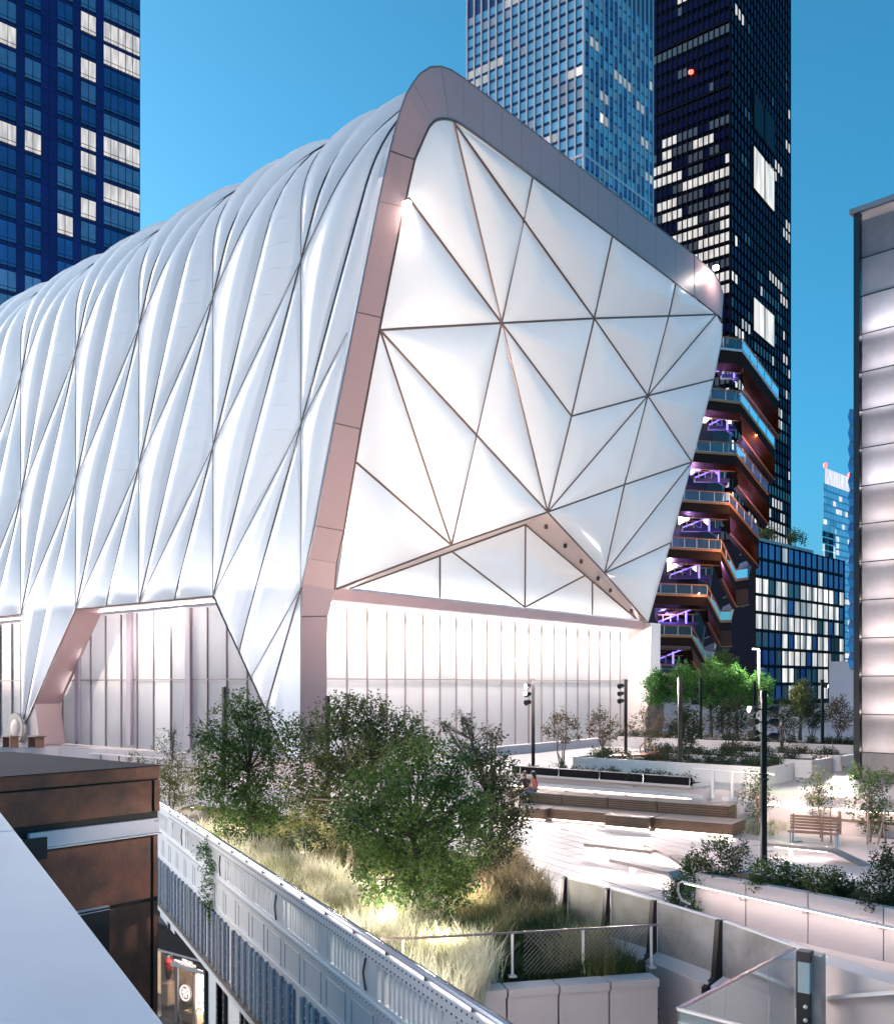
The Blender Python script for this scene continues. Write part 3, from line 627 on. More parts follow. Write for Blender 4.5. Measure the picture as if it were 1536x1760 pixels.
for k, pts in enumerate(TI):
    Y = YD[k]; dY = [0, 0, 0, 2.0, 3.2, 3.2]
    P = [D(x, y, Y+dY[i]) for i, (x, y) in enumerate(pts)]
    bk = V((.6, 2.0, 0)); H = 1.15; TH = 1.15 if k else 1.5
    tr = MB()
    for a, b in zip(P, P[1:]):
        z1, z2 = V((0, 0, -H)), V((0, 0, -H-TH)); i1 = V((.5, 2.6, -1.6))
        tr.hexa([a+z2*1, b+z2, b+z2+bk+V((0, 0, -.1)), a+z2+bk+V((0, 0, -.1)), a+z1, b+z1, b+z1+bk, a+z1+bk])
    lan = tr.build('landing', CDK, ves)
    for n_, (a, b) in enumerate(zip(P, P[1:])):
        # copper belly under the walkway, sloping in
        i1 = V((.9, 2.6, -1.7)) if n_ >= 2 else V((.3, 1.6, -.35))
        z2 = V((0, 0, -H-TH-.01))
        MB().poly([a+z2, b+z2, b+z2+i1, a+z2+i1]).build('copper_belly', COP, lan)
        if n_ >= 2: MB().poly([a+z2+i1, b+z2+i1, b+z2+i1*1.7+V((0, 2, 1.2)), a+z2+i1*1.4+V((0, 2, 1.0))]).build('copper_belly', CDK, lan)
        if n_ >= 1: MB().beam(a+z2+i1*.98, b+z2+i1*.98, .16, .10).build('belly_edge', RAILO, lan)
        MB().beam(a+V((0, -.05, -H-.08)), b+V((0, -.05, -H-.08)), .1, .22).build('floor_edge', RAILO if k > 0 else VW, lan)
        MB().tube([a, b], .075, 6).build('handrail', RAILO, lan)
        L_ = (b-a).length; ns = max(1, int(L_/1.3))
        for q_ in range(ns):
            s0, s1 = a.lerp(b, (q_+.04)/ns), a.lerp(b, (q_+.96)/ns); dz = V((0, 0, -H+.12))
            MB().add([s0+V((0, 0, -.1)), s1+V((0, 0, -.1)), s1+dz, s0+dz], [(0, 1, 2, 3)]).build('rail_glass', VGL, lan)
            MB().beam(a.lerp(b, q_/ns)+V((0, -.02, -.05)), a.lerp(b, q_/ns)+V((0, -.02, -H)), .06, .06, (1, 0, 0)).build('rail_post', VW, lan)
        MB().beam(a+V((0, .4, -H+.12)), b+V((0, .4, -H+.12)), .5, .05).build('step_light', VW, lan)
    # inner flights and lamps seen in the gaps
    if k < 7:
        x0, y0 = pts[1]; x2, y2 = pts[2]; Yb = Y+8
        a, b = D(x0-6, y0+62, Yb), D(x0+(x2-x0)*.72+12, y0+34, Yb)
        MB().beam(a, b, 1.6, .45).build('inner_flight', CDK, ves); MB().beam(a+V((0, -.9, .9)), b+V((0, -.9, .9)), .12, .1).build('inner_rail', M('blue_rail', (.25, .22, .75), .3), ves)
        MB().beam(a+V((0, -.82, -.3)), b+V((0, -.82, -.3)), .1, .14).build('inner_light', PUR, ves)
        a2, b2 = D(x0+2, y0+38, Yb+3), D(x0+(x2-x0)*.45, y0+64, Yb+3)
        MB().beam(a2, b2, 1.5, .4).build('inner_flight', CDK, ves); MB().beam(a2+V((0, -.8, .85)), b2+V((0, -.8, .85)), .1, .08).build('inner_rail', VW, ves)
        MB().box(D(lerp(x0, x2, .2), y0+60, Yb+3.4), 3.6, .2, 1.3, (1, .1, 0)).build('lit_soffit', WARM if k in (1, 3, 4, 5) else PUR, ves)
        MB().prism([D(x2-22, y2+26, Y+5.5), D(x2+6, y2+30, Y+5.5), D(x2+30, y2+88, Y+7.5), D(x2+4, y2+88, Y+7.5)], (2, 4, 0)).build('copper_pier', CDK, ves)
        MB().box(D(lerp(x0, x2, .55), y2+66, Y+6.5), .12, .2, 1.5, (1, .3, 0)).build('violet_lamp', PUR, ves)
        for q_ in range(5): MB().beam(D(lerp(x0, x2, .05+.16*q_), y0+66, Y+7), D(lerp(x0, x2, .05+.16*q_), y0+54, Y+7), .08, .08, (1, 0, 0)).build('inner_post', VW, ves)
        MB().beam(D(x0-4, y0+54, Y+7), D(lerp(x0, x2, .8), y0+53, Y+7), .1, .1).build('inner_rail', RAILO, ves); MB().beam(D(x0-4, y0+69, Y+7.2), D(lerp(x0, x2, .8), y0+69, Y+7.2), .8, .35).build('inner_deck', M('violet_deck', (.10, .07, .22), .4), ves)
        MB().beam(D(lerp(x0, x2, .1), y0+52, Y+8.5), D(lerp(x0, x2, .75), y0+76, Y+8.5), .5, .5).build('inner_flight', M('violet_deck', (.10, .07, .22), .4), ves)
MB().lathe(D(1135, 1150, 124), [(5, 0), (6.5, 12), (9.5, 34)], 14).build('dark_filler', M('filler_dark', (.010, .008, .016), .5), ves)  # added dark body, so the gaps between the landings look dim inside
for k in (4, 5, 6):                      # the little landings that stick out at the lower right corner
    x, y = TI[k][-1]; a = D(x, y, YD[k]+5.2); b = D(x+8, y-32, YD[k]+12); u_ = V((0, 0, -1.15))
    MB().add([a, b, b+u_, a+u_], [(0, 1, 2, 3)]).build('end_balustrade', VGL, ves); MB().tube([a, b], .07, 6).build('end_rail', RAILO if k == 4 else VW, ves)
    c = D(x-14, y-22, YD[k]+12); MB().hexa([a+u_*1.1, b+u_*1.1, c+u_*1.1, D(x-22, y, YD[k]+5.2)+u_*1.1]+[p+V((0, 0, .2)) for p in (a+u_*1.1, b+u_*1.1, c+u_*1.1, D(x-22, y, YD[k]+5.2)+u_*1.1)]).build('end_landing', VW, ves)
    MB().tube([c, b], .06, 6).build('end_rail', VW, ves); MB().tube([b, b+u_], .06, 6).build('end_post', VW, ves)
for (x, y, Y, e) in ((1225, 700, 112, 500), (1215, 800, 112, 500), (1190, 890, 113, 500), (1180, 970, 114, 600), (1150, 1050, 114, 400)): point('stair_lamp', D(x, y, Y), e*.8, (.45, .34, 1), .05, ves)
for (x, y, Y, e) in ((1290, 760, 99, 260), (1275, 860, 99, 260), (1250, 950, 100, 260), (1230, 1010, 100, 260)): point('stair_lamp', D(x, y, Y+4), e*.4, (1, .5, .25), .05, ves)
# ================================================================== ground, plaza, deck of the planted viaduct
ZST, ZD = -10.4, -1.4
CONC = M('pale_concrete', (.55, .46, .45), .55, var=.12, vscale=1.2, bump=.12, bscale=25); CONC2 = M('pale_concrete_wall', (.60, .50, .49), .5, var=.10, vscale=.8, bump=.1, bscale=20)
PAVE = M('plaza_paving', (.46, .39, .385), .38, var=.18, vscale=.5, bump=.1, bscale=30); STREET = M('asphalt', (.05, .05, .055), .8, var=.3, vscale=.6)
LED = M('led_strip', (1, .93, .86), .5, emis=3.2, ecol=(1, .86, .76)); STL = M('stainless', (.62, .56, .56), .25, .8); WSTL = M('pale_steel', (.72, .65, .64), .35)
struct(MB().poly([(-3000, -60, ZST), (3000, -60, ZST), (3000, 3500, ZST), (-3000, 3500, ZST)]).build('ground', STREET))
edge = [G(x, y, 0) for x, y in ((-500, 1279), (100, 1285), (420, 1298), (700, 1316), (900, 1332), (1215, 1356), (1400, 1368), (1536, 1376), (2200, 1425))]
plz = struct(MB().poly([V((-1500, 90, 0))]+edge+[V((120, 20, 0)), V((1500, 300, 0)), V((1500, 1500, 0)), V((-1500, 1500, 0))]).build('plaza', PAVE))
for a, b in zip(edge, edge[1:]): MB().add([a+V((0, 0, -.004)), b+V((0, 0, -.004)), b+V((0, 0, -10.3)), a+V((0, 0, -10.3))], [(0, 1, 2, 3)]).build('plaza_edge', CONC2, plz)
# paving slabs that can be told apart near the hall and planters
SLAB = M('paving_slab', (.48, .41, .40), .32, var=.15, vscale=.9, rnd=.08, bump=.08)
for i in range(-3, 9):
    for j in range(0, 9):
        c = sp(-3.2-i*2.6, 22+j*2.6, .018)
        x, y = proj(c)
        if x > 1090 and x < 1560 and y < 1400: piece('paving_slab', SLAB, plz, c, 2.55, 2.55, .03, A)
# viaduct line (the near railing)
gN, gF = G(860, 1760, -.2), G(276, 1381, -.2); gN.z = gF.z = 0; gv = (gF-gN).normalized(); gn = V((-gv.y, gv.x, 0)); gn = gn if gn.x < 0 else -gn      # gn points to the street, towards the camera side
def gl(t, n=0., z=0.): return gN+gv*t+gn*n+V((0, 0, z))       # t metres along the railing from its point nearest the camera
T0, T1 = -7.0, 38.0
bedA, bedB = G(690, 1722, ZD), G(1128, 1690, ZD)
deck = struct(MB().poly([gl(T0+4, -.1, ZD), V((bedA.x, bedA.y, ZD)), V((bedB.x, bedB.y, ZD)), G(975, 1600, ZD), G(1240, 1668, ZD), G(1420, 1800, ZD), V((14, 9, ZD)), V((90, 6, ZD)), V((90, 40, ZD))]+[V((e.x, e.y-.02, ZD)) for e in edge[::-1][1:]]+[gl(T1, -.1, ZD)]).build('deck', CONC))
PLK = M('deck_plank', (.47, .40, .41), .42, var=.14, vscale=1.0, rnd=.06, bump=.1)
k = 0
for i in range(0, 26):
    for j in range(0, 9):
        c = G(860, 1600, ZD)+gv*(j*3.4+(i % 3)*1.1)-gn*(i*.62)+V((0, 0, .02)); x, y = proj(c)
        if 860 < x < 1340 and 1425 < y < 1640: piece('plank', PLK, deck, c, 3.36, .585, .035, gv)
for (x, y) in ((955, 1427), (1032, 1435), (1117, 1444), (918, 1447), (925, 1512), (1010, 1470)):
    MB().lathe(G(x, y, ZD)+V((0, 0, .038)), [(.14, 0), (.14, .012)], 14).build('ground_light', M('ground_lamp', (.9, .95, .9), .4, emis=.9, ecol=(.85, 1, .92)), deck)
# ---------------- retaining walls at the near edge of the planting
wall = thing('retaining_wall', 'pale concrete retaining wall below the grass bed and mesh fence', 'wall', V((bedA.x, bedA.y, -5)))
bdir = (bedB-bedA).normalized(); bn = V((bdir.y, -bdir.x, 0))
for k in range(5):
    a = bedA.lerp(bedB, k/5-.02+.004); b = bedA.lerp(bedB, (k+1)/5-.02-.004); a.z = b.z = -5.5
    MB().hexa([a+bn*.3, b+bn*.3, b, a]+[p+V((0, 0, 4.15)) for p in (a+bn*.3, b+bn*.3, b, a)]).build('wall_panel', CONC2, wall)
    c = (a+b)/2; MB().beam(V((a.x, a.y, -1.28))+bn*.16, V((b.x, b.y, -1.28))+bn*.16, .42, .14).build('coping', CONC, wall)
low = struct(MB().poly([bedA+bn*.2+V((-3, 0, -3.8)), bedB+bn*.2+V((0, 0, -3.8)), V((14, 12, -5.2)), V((12, 6, -5.2)), V((-1, 6, -5.2))]).build('lower_terrace', CONC))
# ---------------- viaduct girder and railing
GST = M('girder_paint', (.74, .74, .76), .42, var=.07, vscale=.6, bump=.06, bscale=12); GSB = M('girder_blue', (.26, .28, .38), .4, var=.1, vscale=2); GDK = M('girder_shadow', (.06, .065, .08), .6); RUSTY = M('flange_grit', (.22, .19, .16), .8, var=.6, vscale=9, col2=(.05, .04, .035)); RIV = M('rivet', (.6, .62, .67), .4); RIVD = M('rivet_dark', (.10, .11, .14), .5)
via = thing('viaduct', 'pale grey riveted steel girder viaduct with picket railing and planted deck', 'viaduct', gl(12, 0, ZST))
def gbox(t0, t1, n0, n1, z0, z1, m, nm, par=via): return MB().hexa([gl(t0, n0, z0), gl(t1, n0, z0), gl(t1, n1, z0), gl(t0, n1, z0), gl(t0, n0, z1), gl(t1, n0, z1), gl(t1, n1, z1), gl(t0, n1, z1)]).build(nm, m, par)
seg = 5.6; t = T0; ns = 0
while t < T1:
    gbox(t+.01, t+seg-.01, -.12, .02, -3.85, -2.15, GST, 'girder_plate'); gbox(t+.01, t+seg-.01, -.12, .04, -2.15, -1.32, GST, 'frieze_plate'); gbox(t, t+seg-.005, -.14, .09, -1.32, -1.2, GST, 'cornice'); gbox(t, t+seg-.005, -.14, .07, -2.2, -2.12, GST, 'frieze_ledge')
    gbox(t, t+seg-.005, -.2, .22, -3.97, -3.85, GST, 'bottom_flange'); gbox(t, t+seg-.01, .05, .2, -3.845, -3.81, RUSTY, 'flange_grit')
    # frieze outlines
    for k in range(4):
        a = t+.18+k*1.4
        for (x0, x1, z0, z1) in ((a, a+1.1, -2.06, -2.03), (a, a+1.1, -1.48, -1.45), (a, a+.03, -2.06, -1.45), (a+1.07, a+1.1, -2.06, -1.45)): gbox(x0, x1, .03, .052, z0, z1, GST, 'frieze_moulding')
    # railing: top band, panels and pickets
    gbox(t, t+seg-.01, -.09, .06, -.52, -.28, GST, 'rail_band'); gbox(t, t+seg-.01, -.07, .05, -1.2, -1.12, GST, 'rail_foot')
    gbox(t, t+.5, -.06, .045, -1.12, -.52, GST, 'rail_panel'); gbox(t+2.6, t+3.0, -.06, .045, -1.12, -.52, GST, 'rail_panel')
    for (x0, z0, x1, z1) in ((t+.5, -1.1, t+.62, -.82), (t+.62, -.82, t+.5, -.54)): MB().beam(gl(x0, .06, z0), gl(x1, .06, z1), .03, .03).build('chevron', GDK, via)
    for a in (t+.6, t+2.4, t+3.1, t+5.3): gbox(a, a+.14, -.04, .04, -1.12, -.52, GST, 'rail_stanchion')
    for k in range(8): piece('picket', GST, via, gl(t+.86+k*.19, 0, -.82), .085, .05, .6, gv)
    for k in range(10): piece('picket', GST, via, gl(t+3.38+k*.19, 0, -.82), .085, .05, .6, gv)
    t += seg; ns += 1
t = T0+.3; k = 0
while t < T1:
    w = .24 if k % 7 not in (2, 3) else .17
    gbox(t, t+w, .02, .06, -3.78, -2.3, GSB, 'stiffener'); gbox(t+w+.02, t+w+.05, .02, .13, -3.8, -2.25, GST, 'stiffener_web')
    t += (.62 if k % 5 else .95) if k % 7 not in (2, 3) else .36; k += 1
mb = MB(); md = MB(); t = T0+.3; k = 0
def rivet(m_, p, r=.025):
    a, b = gv*r, V((0, 0, r)); tip = p+gn*r*.9
    m_.add([p-a-b, p+a-b, p+a+b, p-a+b, tip-a*.5-b*.5, tip+a*.5-b*.5, tip+a*.5+b*.5, tip-a*.5+b*.5], [(0, 1, 5, 4), (1, 2, 6, 5), (2, 3, 7, 6), (3, 0, 4, 7), (4, 5, 6, 7)])
while t < T1:
    w = .24 if k % 7 not in (2, 3) else .17
    for z in range(6): rivet(mb, gl(t+w/2, .06, -3.66+z*.25))
    t += (.62 if k % 5 else .95) if k % 7 not in (2, 3) else .36; k += 1
mb.build('rivets', RIV, via, kind='stuff')
t = T0
while t < 24:
    for z in (-.33, -.47): rivet(md, gl(t, .06, z), .017)
    rivet(md, gl(t+.05, .09, -1.26), .014); t += .16
md.build('fine_rivets', RIVD, via, kind='stuff')
MB().tube([gl(T0, -.02, -.2), gl(T1, -.02, -.2)], .055, 8).build('handrail', M('rail_steel', (.32, .36, .45), .25, .8), via)
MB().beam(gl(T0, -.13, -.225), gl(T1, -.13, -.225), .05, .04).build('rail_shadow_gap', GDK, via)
t = T0
while t < T1:
    gbox(t+.03, t+1.5, -.12, -.075, -.27, -.215, LED, 'rail_light'); gbox(t, t+.03, -.13, .03, -.28, -.2, GDK, 'rail_bracket'); t += 1.55
area('rail_lamp', gl(12, -.3, -.24), -gn-V((0, 0, .9)), .05, 36, 260, (1, .86, .72), via).rotation_euler = (-gn-V((0, 0, .9))).to_track_quat('-Z', 'X').to_euler()
# columns below with black riveted edges, cross girder
COLS = [(hit(x1, gN-gn*.8, gv), hit(x0, gN-gn*.8, gv)-hit(x1, gN-gn*.8, gv)) for x0, x1 in ((368, 388), (402, 430), (440, 478), (500, 560))]
for (t, w) in COLS:
    gbox(t, t+w, -1.0, -.6, ZST, -3.97, GST, 'column')
    for a in (t-.18, t+w): gbox(a, a+.22, -.95, -.5, ZST, -4.0, M('black_paint', (.008, .009, .014), .4), 'column_edge')
mb = MB()
for (t, w) in COLS:
    for a in (t-.07, t+w+.11):
        for z in range(26): rivet(mb, gl(a, -.5, -9.8+z*.22), .022)
mb.build('column_rivets', RIV, via, kind='stuff')
cgA, cgB = gl(26.5, -.2, 0), gl(27.2, -7, 0)
MB().hexa([gl(25.4, -.4, -5.0), gl(34, -.4, -5.0), gl(34, -.7, -5.0), gl(25.4, -.7, -5.0), gl(25.4, -.4, -3.97), gl(34, -.4, -3.97), gl(34, -.7, -3.97), gl(25.4, -.7, -3.97)]).build('cross_girder', GST, via)
for a in (26.3, 28.6, 31): gbox(a, a+.22, -.4, -.33, -5.0, -3.97, GDK, 'girder_web')
# ---------------- rusty steel block at the left
kc = D(275, HY, 22); kc.z = 0; zt = CZ-137*22/FX
RUST = M('weathered_steel', (.25, .072, .03), .62, var=1, vscale=1.4, col2=(.075, .03, .02), bump=.35, bscale=18); RDK = M('steel_groove', (.008, .005, .005), .7); RTOP = M('steel_top', (.035, .026, .036), .75, 0, spec=.1, var=.3, vscale=1)
cor = thing('rusty_block', 'dark rusty weathered steel block with a white channel set in its face', 'steel block', kc-B*5+A*3+V((0, 0, ZST)))
def kb(t0, t1, n0, n1, z0, z1, m, nm, bev=0): # t along -B from the corner, n outward to the camera side (-A)
    f = lambda t, n, z: kc-B*t-A*n+V((0, 0, z))
    return MB().hexa([f(t0, n0, z0), f(t1, n0, z0), f(t1, n1, z0), f(t0, n1, z0), f(t0, n0, z1), f(t1, n0, z1), f(t1, n1, z1), f(t0, n1, z1)]).build(nm, m, cor, bevel=bev)
kb(.02, 12, -7, -.06, ZST, zt-.03, RDK, 'block_core')
kb(0, 12, -7.02, 0, zt-.3, zt-.02, RUST, 'cornice', .012); kb(-.01, 12.02, -7.04, .01, zt-.02, zt, RTOP, 'top_sheet')
kb(0, .15, -.05, 0, zt-1.05, zt-.34, RUST, 'face_panel', .01); kb(.22, 12, -.05, 0, zt-1.05, zt-.34, RUST, 'face_panel', .01)
CH = M('white_channel', (.66, .6, .63), .4, var=.08, vscale=1)
kb(.05, 3.1, -.05, .05, zt-1.52, zt-1.2, CH, 'channel'); kb(.02, 3.2, -.05, .09, zt-1.56, zt-1.53, WSTL, 'channel_lip')
for x in (.1, .16): MB().lathe(kc-B*x-A*.05+V((0, 0, zt-1.26)), [(.012, 0), (.012, .02)], 8, -A).build('bolt', RDK, cor)
for (z0, z1) in ((zt-3.0, zt-1.62), (zt-6.2, zt-3.08), (zt-12.6, zt-6.28)):
    kb(.06, .17, -.05, -.012, z0, z1, RUST, 'face_panel', .01); kb(.24, 12, -.05, -.01, z0, z1, RUST, 'face_panel', .01)
BLK = M('black_box', (.004, .004, .006), .5)
kb(2.75, 3.6, -.04, .10, zt-1.75, zt-1.3, BLK, 'black_box'); kb(1.35, 2.1, -.04, .12, zt-4.4, zt-2.98, BLK, 'black_box')
for z in (zt-2.98, zt-3.04): kb(1.35, 2.1, .0, .14, z, z+.012, WSTL, 'box_edge')
# ---------------- pale metal coping right by the viewer
cpA, cpB = G(282, 1760, CZ-1.1), G(0, 1395, CZ-1.1); cd = (cpB-cpA).normalized(); cn = V((-cd.y, cd.x, 0)); cn = cn if cn.x < 0 else -cn
cop = thing('metal_coping', 'smooth pale blue grey metal coping of a parapet in front of the rusty block', 'coping', cpA+cn*1+V((0, 0, -1)))
CPM = M('brushed_metal', (.50, .56, .66), .32, .55, var=.10, vscale=.7)
tj = (G(27, 1428, CZ-1.1)-cpA).dot(cd)
for (a, b) in ((-3, tj-.012), (tj+.012, tj+6)):
    q = [cpA+cd*a, cpA+cd*b, cpA+cd*b+cn*2.6, cpA+cd*a+cn*2.6]; MB().hexa([p+V((0, 0, -.25)) for p in q]+q).build('coping_panel', CPM, cop, bevel=.008)
q = [cpA+cd*-3+cn*.05, cpA+cd*(tj+6)+cn*.05, cpA+cd*(tj+6)+cn*2.5, cpA+cd*-3+cn*2.5]; MB().hexa([V((p.x, p.y, ZST)) for p in q]+[p+V((0, 0, -.26)) for p in q]).build('parapet_body', M('parapet_grey', (.3, .31, .34), .6), cop)
# ---------------- parapet with dark panels, right of the bed
par = thing('panel_parapet', 'parapet of stained and leaf shaded olive grey panels between steel posts above a concrete wall', 'parapet', G(1130, 1700, ZD))
OLV = M('stain_shade_panel', (.17, .155, .125), .5, var=1, vscale=1.3, col2=(.33, .30, .27), bump=.1); OLG = M('grey_panel', (.36, .335, .34), .4, var=.6, vscale=1.1); PST = M('dark_steel_post', (.03, .026, .026), .4, .5)  # olive blotches put stains and leaf shadows into the panel colour
tops = [G(x, y, -.2) for x, y in ((976, 1510), (1050, 1529), (1130, 1550), (1243, 1584), (1400, 1640), (1480, 1672))]
pn = V((-gv.y, gv.x, 0)); pn = pn if pn.x < 0 else -pn
for k, (a, b) in enumerate(zip(tops, tops[1:])):
    d = (b-a).normalized(); a2, b2 = a+d*.05, b-d*.05
    MB().hexa([p+pn*.05+V((0, 0, -1.0)) for p in (a2, b2)]+[p+V((0, 0, -1.0)) for p in (b2, a2)]+[a2+pn*.05, b2+pn*.05, b2, a2]).build('parapet_panel', OLV if k < 2 else OLG, par)
    MB().hexa([a2+pn*.35+V((0, 0, -5)), b2+pn*.35+V((0, 0, -5)), b2+V((0, 0, -5)), a2+V((0, 0, -5))]+[a2+pn*.35+V((0, 0, -1.14)), b2+pn*.35+V((0, 0, -1.14)), b2+V((0, 0, -.98)), a2+V((0, 0, -.98))]).build('base_wall', CONC2, par)
    MB().beam(a2+V((0, 0, .015)), b2+V((0, 0, .015)), .07, .03).build('top_trim', WSTL, par)
    for (i, j) in ((0, 0), (1, 0), (2, 0), (0, 1), (1, 1), (2, 1)):
        if k in (2, 3): MB().lathe(a2.lerp(b2, .12+.055*i)+pn*.35+V((0, 0, -2.0-.15*j)), [(.022, 0), (.022, .012)], 8, pn).build('bolt', M('bolt_bronze', (.3, .17, .09), .4, .6), par)
for p in tops[:5]: MB().prism([p+pn*.02+V((0, 0, .03)), p+pn*.1+V((0, 0, .0)), p+pn*.2+V((0, 0, -1.05)), p+pn*.42+V((0, 0, -1.2)), p+pn*.42+V((0, 0, -2.6)), p+pn*.3+V((0, 0, -2.6)), p+pn*.02+V((0, 0, -1.3))], gv*.12).build('steel_post', PST, par)
# ---------------- planter wall with handrail on the ramp
ZW = -.3
wL, wR = G(1195, 1500, ZW), G(1536, 1563, ZW); wd = (wR-wL).normalized(); wn = V((wd.y, -wd.x, 0)); wn = wn if wn.y < 0 else -wn
pw = thing('planter_wall', 'long pale concrete planter wall with a steel handrail beside the ramp', 'planter wall', wL.lerp(wR, .5)+V((0, 0, -2)))
cuts = [0]+[(G(x, y, ZW)-wL).dot(wd) for x, y in ((1282, 1516), (1388, 1536), (1518, 1560))]+[7.5, 9.6]
for a, b in zip(cuts, cuts[1:]):
    p, q = wL+wd*(a+.012), wL+wd*(b-.012)
    MB().hexa([v+V((0, 0, -2.6)) for v in (p+wn*.02, q+wn*.02, q-wn*.22, p-wn*.22)]+[p+wn*.02, q+wn*.02, q-wn*.22, p-wn*.22]).build('wall_panel', CONC2, pw, bevel=.01)
MB().hexa([v+V((0, 0, -2.5)) for v in (wL-wn*.02, wL+wd*9.6-wn*.02, wL+wd*9.6-wn*.2, wL-wn*.2)]+[v+V((0, 0, -.02)) for v in (wL-wn*.02, wL+wd*9.6-wn*.02, wL+wd*9.6-wn*.2, wL-wn*.2)]).build('joint_backing', M('joint_dark', (.2, .15, .14), .7), pw)
soil = M('soil', (.045, .032, .022), .9, var=.4, vscale=4)
MB().hexa([v for v in (wL-wn*.2+V((0, 0, -2)), wL+wd*9.6-wn*.2+V((0, 0, -2)), wL+wd*9.6-wn*2.2+V((0, 0, -2)), wL-wn*1.6+wd*.1+V((0, 0, -2)))]+[v+V((0, 0, -.15)) for v in (wL-wn*.2, wL+wd*9.6-wn*.2, wL+wd*9.6-wn*2.2, wL-wn*1.6+wd*.1)]).build('soil_bed', soil, pw)
hp = [wL+wd*t_+wn*.28+V((0, 0, -.22-.018*t_)) for t_ in (-.3, 2, 4, 6, 9.5)]
MB().tube([hp[0]+V((0, 0, -.5))+wd*.35, hp[0]+V((0, 0, -.45))+wd*.1, hp[0]+V((0, 0, -.25)), hp[0]+V((0, 0, -.06))+wd*.02, hp[0]+wd*.12]+hp[1:], .028, 8).build('handrail', WSTL, pw, smooth=True)
MB().beam(hp[0]+V((0, 0, -.035))+wd*.2, hp[-1]+V((0, 0, -.035)), .03, .012).build('rail_light', LED, pw)
for a in cuts[1:4]: MB().tube([wL+wd*a+wn*.28+V((0, 0, -.26)), wL+wd*a+wn*.2+V((0, 0, -.4)), wL+wd*a+wn*.02+V((0, 0, -.42))], .018, 6).build('rail_bracket', STL, pw)
l_ = area('ramp_lamp', (hp[0]+hp[-1])/2+wn*.02+V((0, 0, -.06)), -wn*.45-V((0, 0, 1)), 9, .05, 9, (1, .88, .8), pw)
# soft cushion wall and steel column with glass balustrade, bottom right
gw = thing('glass_balustrade', 'clear glass balustrade with metal top rail in front of the stained parapet', 'balustrade', D(1265, 1760, 12.4)+V((0, 0, -1)))
zb = .38; g0, g1, g2 = G(1165, 1735, zb), G(1365, 1630, zb), G(1330, 1778, zb)
GLB = glassmat('balustrade_glass', (.86, .93, .92), .10, .02, op=.05)
cutsb = [0, .345, .73, 1.0]
for a, b in zip(cutsb, cutsb[1:]):
    p, q = g0.lerp(g1, a+.004), g0.lerp(g1, b-.004); MB().prism([p, q, q+V((0, 0, -1.6)), p+V((0, 0, -1.6))], V((.012, -.012, 0))).build('glass_sheet', GLB, gw)
for t_ in cutsb[1:]: MB().tube([g0.lerp(g1, t_), g0.lerp(g1, t_)+V((0, 0, -1.6))], .008, 5).build('glass_edge', WSTL, gw)
MB().prism([g0, g2, g2+V((0, 0, -1.6)), g0+V((0, 0, -1.6))], V((0, .012, 0))).build('glass_sheet', GLB, gw)
MB().beam(g0, g1, .05, .03).build('top_rail', M('blush_metal', (.66, .48, .44), .25, .7), gw); MB().beam(g0, g2, .04, .03).build('top_rail', WSTL, gw)
sc = thing('steel_column', 'black bolted steel column with pale flange at the glass balustrade end', 'column', D(1392, 1760, 14.4)+V((0, 0, -1)))
c0 = D(1390, 1640, 14.4)
MB().box(c0+V((-.06, 0, -6)), .2, .2, 6.05, (.8, -.6, 0)).build('column_body', M('black_paint', (.008, .009, .014), .4), sc); MB().box(c0+V((.13, .0, -6)), .16, .26, 6.0, (.8, -.6, 0)).build('flange', OLG, sc)
MB().box(c0+V((-.06, -.03, -.55)), .17, .22, .45, (.8, -.6, 0)).build('light_box', M('teal_glass', (.35, .42, .45), .1), sc)
for z in (-.75, -.95): MB().lathe(c0+V((-.10, -.12, z)), [(.03, 0), (.03, .02), (.015, .03)], 10, (0, -1, 0)).build('bolt', WSTL, sc)
rw = thing('pale_wall', 'blush white plastered wall with a thin ledge beyond the steel column', 'wall', D(1480, 1760, 15)+V((0, 0, -1)))
a, b = D(1409, 1655, 14.8), D(1640, 1725, 12.6); MB().prism([a, b, b+V((0, 0, -3)), a+V((0, 0, -3))], V((.3, .35, 0))).build('wall_face', CONC2, rw)
a, b = D(1411, 1716, 14.7), D(1640, 1698, 12.4); MB().beam(a, b, .14, .05).build('ledge', WSTL, rw)
# ---------------- mesh fence
fe = thing('mesh_fence', 'low wire mesh fence with pale posts along the grass bed edge', 'fence', bedA.lerp(bedB, .5))
r0, r1 = G(655, 1616, -.42), G(1131, 1590, -.42)
MB().beam(r0, r1, .05, .035).build('top_rail', M('mauve_rail', (.22, .17, .18), .35, .5), fe)
for x in (690, 873, 996, 1118):
    t_ = (x-655)/(1131-655); p = r0.lerp(r1, t_); MB().beam(p, V((p.x, p.y, -1.22)), .045, .045, (1, 0, 0)).build('fence_post', WSTL, fe); MB().box(V((p.x, p.y, -1.24)), .14, .14, .03, bdir).build('post_foot', WSTL, fe)
mb = MB(); t_ = .74
p0, p1 = r0.lerp(r1, .50), r0.lerp(r1, .975); Lf = (p1-p0).length
for k in range(int(Lf/.09)+9):
    for s_ in (-1, 1):
        x0 = k*.09-.8 if s_ > 0 else k*.09; x1 = x0+.8*s_
        if s_ > 0 and x0 < 0: z0_, xx0 = -x0, 0
        else: z0_, xx0 = 0, x0
        if xx0 > Lf or x1 > Lf or x1 < 0: continue
        mb.beam(p0+bdir*xx0+V((0, 0, -.8+z0_)), p0+bdir*x1+V((0, 0, 0)), .005, .005)
mb.build('wire_mesh', M('wire', (.45, .37, .35), .4, .5), fe, kind='stuff')
